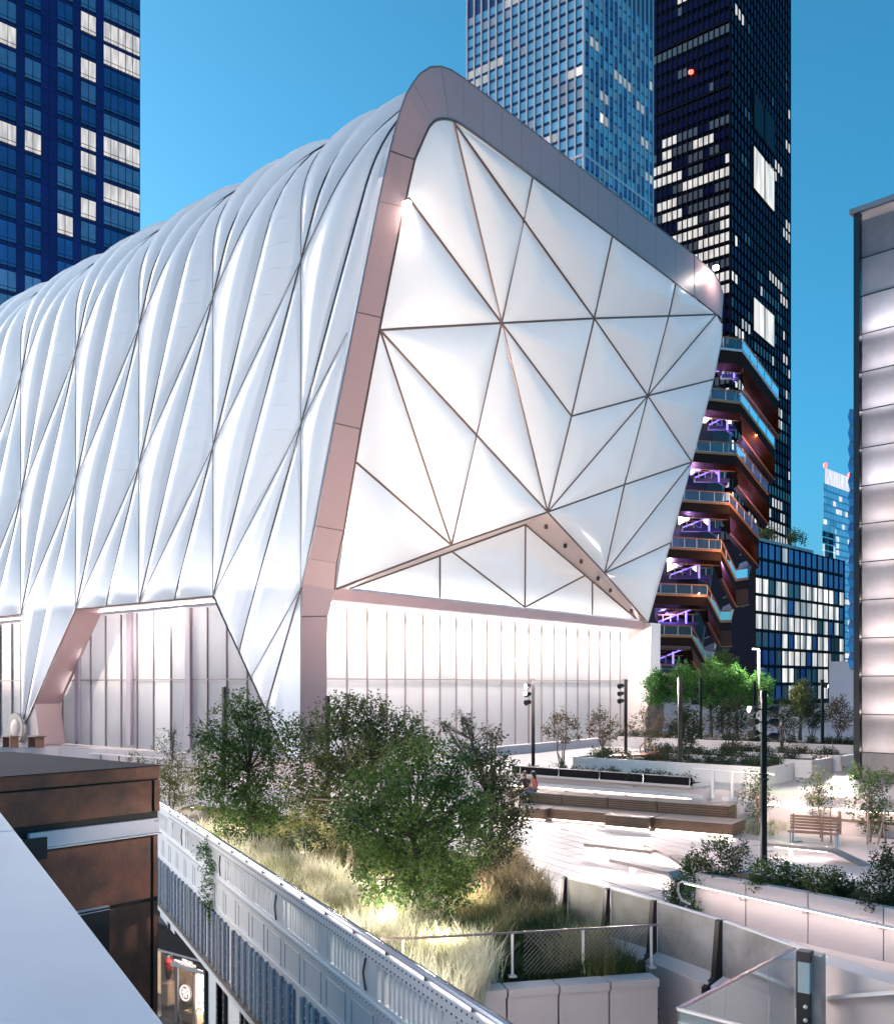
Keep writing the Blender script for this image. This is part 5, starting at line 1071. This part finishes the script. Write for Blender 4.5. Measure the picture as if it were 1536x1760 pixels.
# ---------------- slatted park bench
pb = thing('park_bench', 'small slatted park bench with backrest among the saplings', 'bench', gz(1400, 1449))
p0, p1 = G(1352, 1452, ZD), G(1440, 1459, ZD); d = (p1-p0).normalized(); n = V((-d.y, d.x, 0)); n = n if n.y > 0 else -n; L = (p1-p0).length
for k in range(4): piece('seat_slat', WOOD, pb, (p0+p1)/2+n*(.08+k*.12)+V((0, 0, .45)), L, .1, .035, d)
for k in range(5): piece('back_slat', WOOD, pb, (p0+p1)/2+n*(.52+k*.025)+V((0, 0, .55+k*.1)), L, .03, .08, d)
for e in (p0+d*.1, p1-d*.1):
    MB().beam(e+n*.08, e+n*.08+V((0, 0, .45)), .05, .05, (1, 0, 0)).build('leg', STL, pb); MB().beam(e+n*.5, e+n*.66+V((0, 0, 1.02)), .05, .05, (1, 0, 0)).build('leg', STL, pb); MB().tube([e+n*.05+V((0, 0, .45)), e+n*.05+V((0, 0, .68)), e+n*.3+V((0, 0, .7)), e+n*.5+V((0, 0, .66))], .02, 6).build('armrest', STL, pb)
# stakes beside young trees
for i, (x, y, h, dx) in enumerate(((1412, 1447, 60, 3), (1428, 1448, 60, -2), (1508, 1452, 62, 14), (1522, 1450, 62, -8), (1490, 1452, 60, 2))):
    a, bq = gz(x, y), D(x+dx, y-h, gz(x, y).y); st = MB().tube([a, bq], .035, 6).build('tree_stake', M('stake_wood', (.42, .31, .25), .7, var=.3, vscale=5)); tag(st, ['short timber stake beside the slim staked sapling, bench side', 'short timber stake beside the slim staked sapling, far side', 'leaning timber stake at the young tree in front of the glass building', 'outer timber stake at the young tree in front of the glass building', 'inner timber stake at the young tree in front of the glass building'][i], 'stake')
# ---------------- poles with spotlights
POLE = M('pole_black', (.006, .006, .008), .35, .3); HEADL = M('spot_lens', (1, .95, .9), .3, emis=5, ecol=(1, .95, .88))
def pole(x, base, ytop, label, heads, aims=(), w=.16, E=0, name='light_pole'):
    t_ = thing(name, label, 'light pole', base); ht = CZ+(HY-ytop)*base.y/FX-base.z
    MB().hexa([base+V((i*w/2, j*w/2, 0)) for i, j in ((-1, -1), (1, -1), (1, 1), (-1, 1))]+[base+V((i*w/2, j*w/2, ht)) for i, j in ((-1, -1), (1, -1), (1, 1), (-1, 1))]).build('pole', POLE, t_); MB().box(base, w*2, w*2, .05, A).build('base_plate', POLE, t_)
    for k, (dz, dx) in enumerate(heads):
        p = base+V((dx, -.05, ht-dz)); q = p+V((dx*1.1, -.25, -.06)); MB().beam(base+V((0, 0, ht-dz)), p, .05, .05).build('arm', POLE, t_)
        MB().lathe(p, [(.07, -.16), (.11, -.1), (.13, .1), (.14, .18)], 10, (q-p)).build('spot_head', POLE, t_)
        if k < len(aims): spot('pole_light', p+(q-p).normalized()*.3, aims[k][0], aims[k][1], aims[k][2], (1, .84, .74), t_)
    return t_
pF = sp(-1, 19, 14)
pole(916, G(916, 1318, .2), 1167, 'black pole with three spotlights nearest the hall glass', ((.35, -.25), (.75, -.25), (1.15, -.25)), ((G(930, 1420, ZD), 500, 100), (sp(-6, 16, 30), 8000, 80)))
pole(1075, G(1075, 1306, .2), 1168, 'black pole with three spotlights before the pale hall leg', ((.35, -.25), (.75, -.25), (1.15, -.25)), ((G(1100, 1400, 0), 1500, 110),))
pole(1168, G(1168, 1330, .2), 1165, 'plain black pole in the planter beside the red table', (), ())
pole(1204, G(1204, 1282, .2), 1166, 'plain black pole behind the dark planter trees', (), ())
pole(1296, G(1296, 1276, .2), 1170, 'plain black pole behind the thin white lamp post', (), ())
pole(1413, G(1413, 1292, .2), 1168, 'plain black pole close to the far planter trees', ((.4, .2),), ((G(1400, 1330, 0), 1800, 120),))
np_ = pole(1312, gz(1312, 1482), 1187, 'tall thick black pole with clustered spotlights beside the planter wall', ((.6, -.32), (1.0, -.3), (1.45, .32), (.6, .32), (1.0, .32), (1.35, -.3)), ((sp(-5, 8, 20), 12000, 85), (G(1050, 1470, ZD), 360, 90), (G(1420, 1440, ZD), 200, 100), (G(1500, 1430, ZD), 180, 100), (G(1390, 1318, .5), 1500, 60), (kc+V((0, 0, -1)), 4500, 40)))
for z in (2.6, 2.75): MB().lathe(gz(1312, 1482)+V((0, 0, z)), [(.1, 0), (.16, .0), (.16, .06), (.1, .06)], 10).build('clamp', POLE, np_)
lampp = thing('street_lamp', 'slender white street lamp post with a short lit arm', 'street lamp', G(1304, 1275, 0)); bp_ = G(1304, 1275, 0); zt = CZ+(HY-1116)*bp_.y/FX
MB().tube([bp_, V((bp_.x, bp_.y, zt))], [.1, .07], 8).build('post', WSTL, lampp); MB().beam(V((bp_.x, bp_.y, zt)), V((bp_.x-.5, bp_.y-.1, zt+.03)), .12, .08).build('lamp_head', LED, lampp); point('lamp_light', V((bp_.x-.4, bp_.y-.2, zt-.3)), 900, (1, .9, .85), .15, lampp)
for (x, y0, y1, Yq, lab) in ((385, 1181, 1262, 49, 'dark banner post in front of the long glass side'), (563, 1196, 1240, 47, 'dark banner post beside the portal foot')):
    b_ = D(x, HY, Yq); b_.z = ZD; o = thing('banner_post', lab, 'post', b_); zz = CZ+(HY-y0)*Yq/FX
    MB().box(b_, .16, .16, zz-ZD, A).build('post', POLE, o); MB().box(V((b_.x, b_.y, zz-2.6)), .3, .05, 2.4, A).build('banner', M('dark_banner', (.015, .015, .04), .4), o)
# ---------------- red angled table and benches behind, wheel at the right leg
tb = thing('picnic_table', 'rust red angled table with yellow frame by the dark planter', 'table', G(1095, 1325, 0)); tc_ = G(1095, 1328, 0)
RED = M('rust_red', (.22, .045, .03), .5)
MB().prism([tc_+V((-1.6, 0, .72)), tc_+V((.6, -.3, .8)), tc_+V((1.2, .4, .95)), tc_+V((-1.0, .9, .76))], (0, 0, .07)).build('table_top', RED, tb)
for dx in (-.9, .6): MB().prism([tc_+V((dx-.3, .1, 0)), tc_+V((dx+.3, .1, 0)), tc_+V((dx+.05, .2, .74)), tc_+V((dx-.05, .2, .74))], (0, .08, 0)).build('leg', RED, tb)
MB().box(tc_+V((1.0, .2, 0)), .9, .6, .9, A).build('side_box', RED, tb)
MB().tube([tc_+V((.5+.35*math.cos(a*.5236), .1, 1.1+.35*math.sin(a*.5236))) for a in range(13)], .035, 6).build('yellow_ring', M('ochre', (.45, .27, .06), .5), tb)
wc = sp(-1.3, WID-1.2, 1.5); whl = MB().lathe(wc, [(1.45, 0), (1.5, .05), (1.5, .3), (1.3, .34)], 28, A).build('bogie_wheel', M('bogie_pale', (.62, .52, .5), .4), hall); MB().lathe(wc-A*.03, [(1.5, 0), (1.58, 0), (1.58, .08), (1.5, .08)], 28, A).build('wheel_rim', M('dark_rim', (.08, .07, .07), .4, .5), whl)
# low pale wall strip before the hall
lw = tag(MB().box(sp(-3.5, 21, .0), .5, 26, .55, A, B).build('low_wall', CONC2), 'low pale concrete wall in front of the hall glass', 'wall')
# railing, tables in front of the long side
sr = thing('deck_railing', 'bronze deck railing in front of the long glass side', 'railing', G(200, 1300, ZD))
qa, qb = G(-30, 1282, -.3), G(400, 1312, -.3)
MB().beam(qa, qb, .12, .06).build('rail_bar', WSTL, sr)
for k in range(14): p = qa.lerp(qb, (k+.5)/14); MB().beam(p, V((p.x, p.y, ZD)), .07, .07, (1, 0, 0)).build('rail_post', M('bronze_post', (.20, .13, .10), .4, .3), sr)
MB().beam(V((qa.x, qa.y, -.75)), V((qb.x, qb.y, -.75)), .05, .05).build('rail_bar', M('bronze_post', (.20, .13, .10), .4, .3), sr)
for i, x in enumerate((18, 62)):
    c = G(x, 1285, 0); o = thing('cafe_table', ['small brown table on the deck at the wheel of the hall leg', 'small brown table behind the rusty block top'][i], 'table', c); MB().box(c+V((0, 0, .72)), 1.3, .8, .06, A).build('table_top', M('brown_top', (.14, .07, .05), .5), o)
    for s_ in (-.5, .5): MB().box(c+A*s_, .08, .6, .72, A).build('leg', M('brown_top', (.14, .07, .05), .5), o)
# ---------------- the couple
SKIN = M('skin', (.36, .19, .12), .5); HAIR = M('hair_dark', (.012, .009, .008), .45)
def figure(name, label, base, yaw, joints, cloth, head_r=.105):
    """joints: dict of chains in local metres (x right, y forward, z up); one continuous skin body"""
    root = thing(name, label, 'person', base); rot = Matrix.Rotation(yaw, 4, 'Z')
    me = bpy.data.meshes.new('body'); vs, es, rs, idx = [], [], [], {}
    for ch in joints:
        prev = None
        for (key, co, r) in ch:
            if key not in idx: idx[key] = len(vs); vs.append(tuple(rot @ V(co))); rs.append(r)
            if prev is not None: es.append((idx[prev], idx[key]))
            prev = key
    me.from_pydata(vs, es, []); o = bpy.data.objects.new('body', me); COL.objects.link(o); o.parent = root
    sm = o.modifiers.new('skin', 'SKIN'); sv = me.skin_vertices[0].data
    for q, r in enumerate(rs): sv[q].radius = (r, r*.85 if r > .09 else r)
    sv[0].use_root = True; o.modifiers.new('sub', 'SUBSURF').levels = 2; o.modifiers['sub'].render_levels = 2
    for m in (SKIN,)+tuple(cloth): me.materials.append(m)
    return root, o, rot
def paint(o, fn):                       # after the skin has grown: freeze it and colour faces by where they are on the body
    dg = bpy.context.evaluated_depsgraph_get(); me = bpy.data.meshes.new_from_object(o.evaluated_get(dg)); o.modifiers.clear(); o.data = me
    me.polygons.foreach_set('use_smooth', [True]*len(me.polygons))
    for p in me.polygons: p.material_index = fn(p.center)
SHB = M('brown_shirt', (.055, .028, .026), .8); PNB = M('black_trousers', (.012, .012, .018), .8); SHR = M('coral_top', (.60, .13, .07), .8); JEAN = M('blue_jeans', (.16, .20, .32), .8); SHOE = M('shoe', (.02, .015, .015), .5)
def seated(h=1.0, lean=.12, arms='knees', foot=.0):
    j = [[('hip', (0, 0, .12), .15), ('waist', (0, .02, .28), .135), ('chest', (0, .04+lean*.6, .46), .155), ('neckb', (0, .05+lean, .60), .07), ('neck', (0, .07+lean, .68), .05), ('head', (0, .09+lean, .80), .095), ('crown', (0, .08+lean, .89), .07)]]
    for s in (-1, 1):
        j.append([('hip', (0, 0, .12), .15), ('th%d' % s, (s*.10, .06, .10), .105), ('kn%d' % s, (s*.13, .46, .10), .068), ('ca%d' % s, (s*.13, .50, -.14), .058), ('an%d' % s, (s*.13, .46, -.36), .042), ('to%d' % s, (s*.14, .60, -.40), .035)])
        e = (s*.27, .18+lean, .24) if arms == 'knees' else (s*.26, .05, .26); hnd = (s*.12, .42, .20) if arms == 'knees' else (s*.10, .30, .18)
        j.append([('chest', (0, 0, 0), .1), ('sh%d' % s, (s*.18, .03+lean, .54), .065), ('el%d' % s, e, .045), ('wr%d' % s, hnd, .032), ('ha%d' % s, (hnd[0]*.8, hnd[1]+.08, hnd[2]-.02), .03)])
    return j
def person(name, label, base, yaw, top, trous, top_i, hair_long, lean, shorts=False, arms='knees'):
    root, o, rot = figure(name, label, base, yaw, seated(lean=lean, arms=arms), (top, trous, SHOE)); inv = rot.inverted()
    def fn(c):
        l = inv @ V(c)
        if l.z > .62: return 0
        if l.z > .17 and l.y < .40: return 1 if not (abs(l.x) > .2 and l.z < .42 and l.y > .08) else 0
        if l.z > .17: return 0
        if l.z < -.33: return 3
        if shorts and l.z < -.02: return 0
        return 2
    paint(o, fn)
    hc = V((0, .085+lean, .83)); mb = MB(); n = 10                    # hair cap over the skull, longer at the back if worn long
    rings = []
    for i in range(6):
        th = i/5*(1.45 if not hair_long else 1.5); rr = .108*math.sin(th)+.004; rings.append([hc+V((rr*math.cos(a*.628), rr*math.sin(a*.628)*1.08-.018, .108*math.cos(th)+.0)) for a in range(n)])
    if hair_long: rings += [[hc+V((.10*math.cos(a*.628)*(1-.15*k), min(.02, .10*math.sin(a*.628))-.04-.01*k, -.06-.09*k)) for a in range(n)] for k in range(1, 5)]
    for i in range(len(rings)-1):
        for a in range(n): mb.add([rings[i][a], rings[i][(a+1) % n], rings[i+1][(a+1) % n], rings[i+1][a]], [(0, 1, 2, 3)])
    mb.v = [rot @ v+root_loc(root) for v in mb.v]; mb.build('hair', HAIR, root, smooth=True)
    f = hc+V((0, .098, -.02)); g = MB().add([f+V((-.012, 0, -.02)), f+V((.012, 0, -.02)), f+V((0, .028, -.025)), f+V((0, 0, .02))], [(0, 1, 2), (0, 2, 3), (2, 1, 3)]); g.v = [rot @ v+root_loc(root) for v in g.v]; g.build('nose', SKIN, root)
    for s in (-1, 1):
        h0 = V((s*.10, .44 if arms == 'knees' else .34, .19 if arms == 'knees' else .17)); hm = MB()
        for q in range(4): hm.tube([h0+V((s*(q-1.5)*.019, .03, 0)), h0+V((s*(q-1.5)*.02, .075, -.01)), h0+V((s*(q-1.5)*.02, .10-.006*abs(q-1), -.04))], [.009, .009, .007], 5)
        hm.tube([h0+V((-s*.03, -.02, 0)), h0+V((-s*.055, .02, .0)), h0+V((-s*.055, .055, -.01))], [.011, .01, .008], 5)
        hm.v = [rot @ v+root_loc(root) for v in hm.v]; hm.build('fingers', SKIN, root, smooth=True)
    return root
pa = D(907, 1365, fr(.03, 1.75).y); seat = fr(.01, 1.78)
sx = hit(905, V((*fr(0, 1.78).xy, 0)), fd); s1 = V((*fr(0, 1.78).xy, ZD+1.01))+fd*sx; sx2 = hit(921, V((*fr(0, 1.78).xy, 0)), fd); s2 = V((*fr(0, 1.78).xy, ZD+1.01))+fd*sx2
face = math.atan2(-fn.y, -fn.x)-math.pi/2
person('person', 'seated person in dark brown shirt and black shorts leaning forward', s1-V((0, 0, .03)), face+.15, SHB, PNB, 0, False, .16, True)
person('person', 'seated person with long dark hair, coral top and blue jeans', s2-V((0, 0, .03)), face-.8, SHR, JEAN, 0, True, .06, False, 'lap')
# ---------------- shop under the viaduct
so_ = D(276, HY, 42.5); so_.z = 0; sdv = -A
shop = thing('shop_front', 'lit cycling shop front with sign under the viaduct girder', 'shop', D(320, HY, 41)+V((0, 0, ZST-CZ)))
def spt(px, py, back=0.): p = PL(px, py, so_, B); return p+B*back
DKM = M('shop_dark', (.012, .011, .013), .4)
def sq(px, m, nm, back=0., th=.08, par=shop): q = [spt(x, y, back) for x, y in px]; return MB().prism(q, B*th).build(nm, m, par)
sq([(240, 1580), (440, 1660), (440, 1690), (240, 1612)], DKM, 'canopy', -.3, .6); sq([(240, 1560), (440, 1600), (440, 1660), (240, 1580)], M('ceiling_grey', (.14, .12, .12), .6), 'ceiling', .3, .1)
sg = sq([(302, 1640), (366, 1661), (366, 1672), (302, 1652)], M('sign_board', (.05, .05, .055), .4), 'sign_board', -.12, .06)
sq([(240, 1618), (366, 1651), (366, 1654), (240, 1621)], WSTL, 'canopy_trim', -.34, .05); sq([(300, 1652), (370, 1673), (370, 1679), (300, 1658)], WSTL, 'canopy_trim', -.2, .05)
WOODW = M('blond_wood', (.55, .36, .22), .5, var=.2, vscale=3, emis=.12, ecol=(1, .75, .5)); SHW = M('shop_white', (.75, .72, .70), .5, emis=.25, ecol=(1, .93, .88))  # slight glow put into the wood and white wall for the shop light
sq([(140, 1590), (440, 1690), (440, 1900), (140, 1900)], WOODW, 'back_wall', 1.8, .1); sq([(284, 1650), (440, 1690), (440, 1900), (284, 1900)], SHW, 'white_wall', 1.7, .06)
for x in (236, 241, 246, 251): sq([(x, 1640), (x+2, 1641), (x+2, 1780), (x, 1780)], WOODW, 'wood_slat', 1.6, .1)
MULS = M('shop_frame', (.32, .27, .26), .35, .5)
for x, w in ((302, 4.5), (333, 1.6), (336, 1.0), (357, 1.6)): sq([(x, 1640), (x+w, 1641), (x+w, 1900), (x, 1900)], MULS, 'frame', -.05, .1)
sq([(276, 1622), (302, 1632), (302, 1900), (276, 1900)], glassmat('shop_glass', (.9, .92, .95), .1), 'window_glass', .0, .01); sq([(306, 1660), (333, 1668), (333, 1900), (306, 1900)], glassmat('shop_glass'), 'door_glass', 0, .01)
for (txt, x, y, sz) in (('STRICTLY', 320, 1650.6, .17), ('CYCLING COLLECTIVE', 306, 1650.8, .15)):
    cu = bpy.data.curves.new('sign_letters', 'FONT'); cu.body = txt; cu.size = sz; cu.extrude = .02; o = bpy.data.objects.new('sign_letters', cu); COL.objects.link(o)
    m3 = Matrix((sdv.to_3d(), V((0, 0, 1)), -B.to_3d())).transposed(); cu.materials.append(M('sign_white', (.9, .85, .84), .4, emis=.3, ecol=(1, .93, .9)))
    bpy.context.view_layer.update(); me = bpy.data.meshes.new_from_object(o.evaluated_get(bpy.context.evaluated_depsgraph_get())); bpy.data.objects.remove(o); o = bpy.data.objects.new('sign_letters', me); COL.objects.link(o)
    o.parent = sg; o.rotation_euler = m3.to_euler(); o.location = spt(x, y, -.2)-root_loc(sg)
lgc = spt(319, 1707, -.04)
logo = MB().tube([lgc+sdv*.32*math.cos(a*.2618)+V((0, 0, .32*math.sin(a*.2618))) for a in range(25)], .03, 5).build('door_logo', M('sign_white', (.9, .85, .84), .4), shop)
for a in (0, 1, 2): MB().beam(spt(319, 1707, -.04)+sdv*.2*math.cos(a*1.05)+V((0, 0, .2*math.sin(a*1.05))), spt(319, 1707, -.04)-sdv*.2*math.cos(a*1.05)-V((0, 0, .2*math.sin(a*1.05))), .04, .04).build('logo_stroke', M('sign_white', (.9, .85, .84), .4), logo)
area('shop_lamp', spt(290, 1640, .8), (.0, .3, -1), 1.6, .8, 110, (1, .85, .72), shop); area('shop_lamp', spt(340, 1690, .9), (-.3, -.3, -1), 3, 1, 130, (1, .88, .78), shop); spot('canopy_lamp', spt(335, 1632, -.1), spt(335, 1665, -.3), 60, 110, (1, .9, .82), shop)
mq = thing('mannequin', 'shop window mannequin in red jersey, black shorts and dark helmet', 'mannequin', spt(266, 1709, .7)); mp = spt(266, 1709, .7)
bm_ = MB().tube([mp+V((0, 0, z)) for z in (.0, .25, .5, .78)], [.05, .07, .06, .10], 8); bm_.build('legs', M('mannequin_white', (.6, .6, .62), .4), mq, smooth=True)
MB().tube([mp+V((0, 0, z)) for z in (.5, .62, .85, .98)], [.09, .14, .16, .13], 10).build('shorts', PNB, mq, smooth=True); MB().tube([mp+V((0, 0, z)) for z in (.93, 1.05, 1.25, 1.4, 1.46)], [.14, .15, .19, .17, .06], 10).build('jersey', M('red_jersey', (.6, .03, .03), .6), mq, smooth=True)
for s_ in (-1, 1): MB().tube([mp+sdv*s_*.19+V((0, 0, 1.36)), mp+sdv*s_*.25+V((0, 0, 1.1)), mp+sdv*s_*.24+V((0, 0, .85))], [.06, .05, .035], 7).build('arm', M('mannequin_white', (.6, .6, .62), .4) if s_ < 0 else SHR, mq, smooth=True)
hd = MB().tube([mp+V((0, 0, z)) for z in (1.44, 1.52, 1.6, 1.68, 1.72)], [.05, .08, .10, .09, .04], 10).build('head', M('mannequin_white', (.6, .6, .62), .4), mq, smooth=True); MB().tube([mp+V((0, 0, z)) for z in (1.6, 1.66, 1.73, 1.77)], [.12, .13, .11, .04], 10).build('helmet', POLE, mq, smooth=True)
MB().box(spt(267, 1732, .7), .5, .5, .95, A).build('plinth', WOODW, mq)
st_ = thing('round_table', 'small white round table inside the shop doorway', 'table', spt(350, 1775, .5)); c = spt(347, 1742, .5); MB().lathe(c, [(.42, 0), (.42, .03)], 20).build('table_top', M('sign_white', (.9, .85, .84), .4), st_); MB().tube([c, c-V((0, 0, .75))], .03, 6).build('leg', WSTL, st_)
MB().lathe(c-V((0, 0, .78)), [(.25, 0), (.25, .03)], 16).build('foot', WSTL, st_)
pbx = thing('plant_box', 'blond wood planter box with a small plant behind the shop door', 'planter', spt(318, 1790, .5)); c = spt(317, 1762, .5); MB().box(c, .9, .5, .45, A).build('box', WOODW, pbx)
vs, fs, mi = leaves([(c+V((0, 0, .6)), .28), (c+V((.1, 0, .85)), .2)], 500, .06, rg); me = bpy.data.meshes.new('foliage'); off = root_loc(pbx); me.from_pydata([tuple(p-off) for p in vs], [], fs)
for m in LF_OLV: me.materials.append(m)
me.polygons.foreach_set('material_index', mi); o = bpy.data.objects.new('foliage', me); COL.objects.link(o); o.parent = pbx
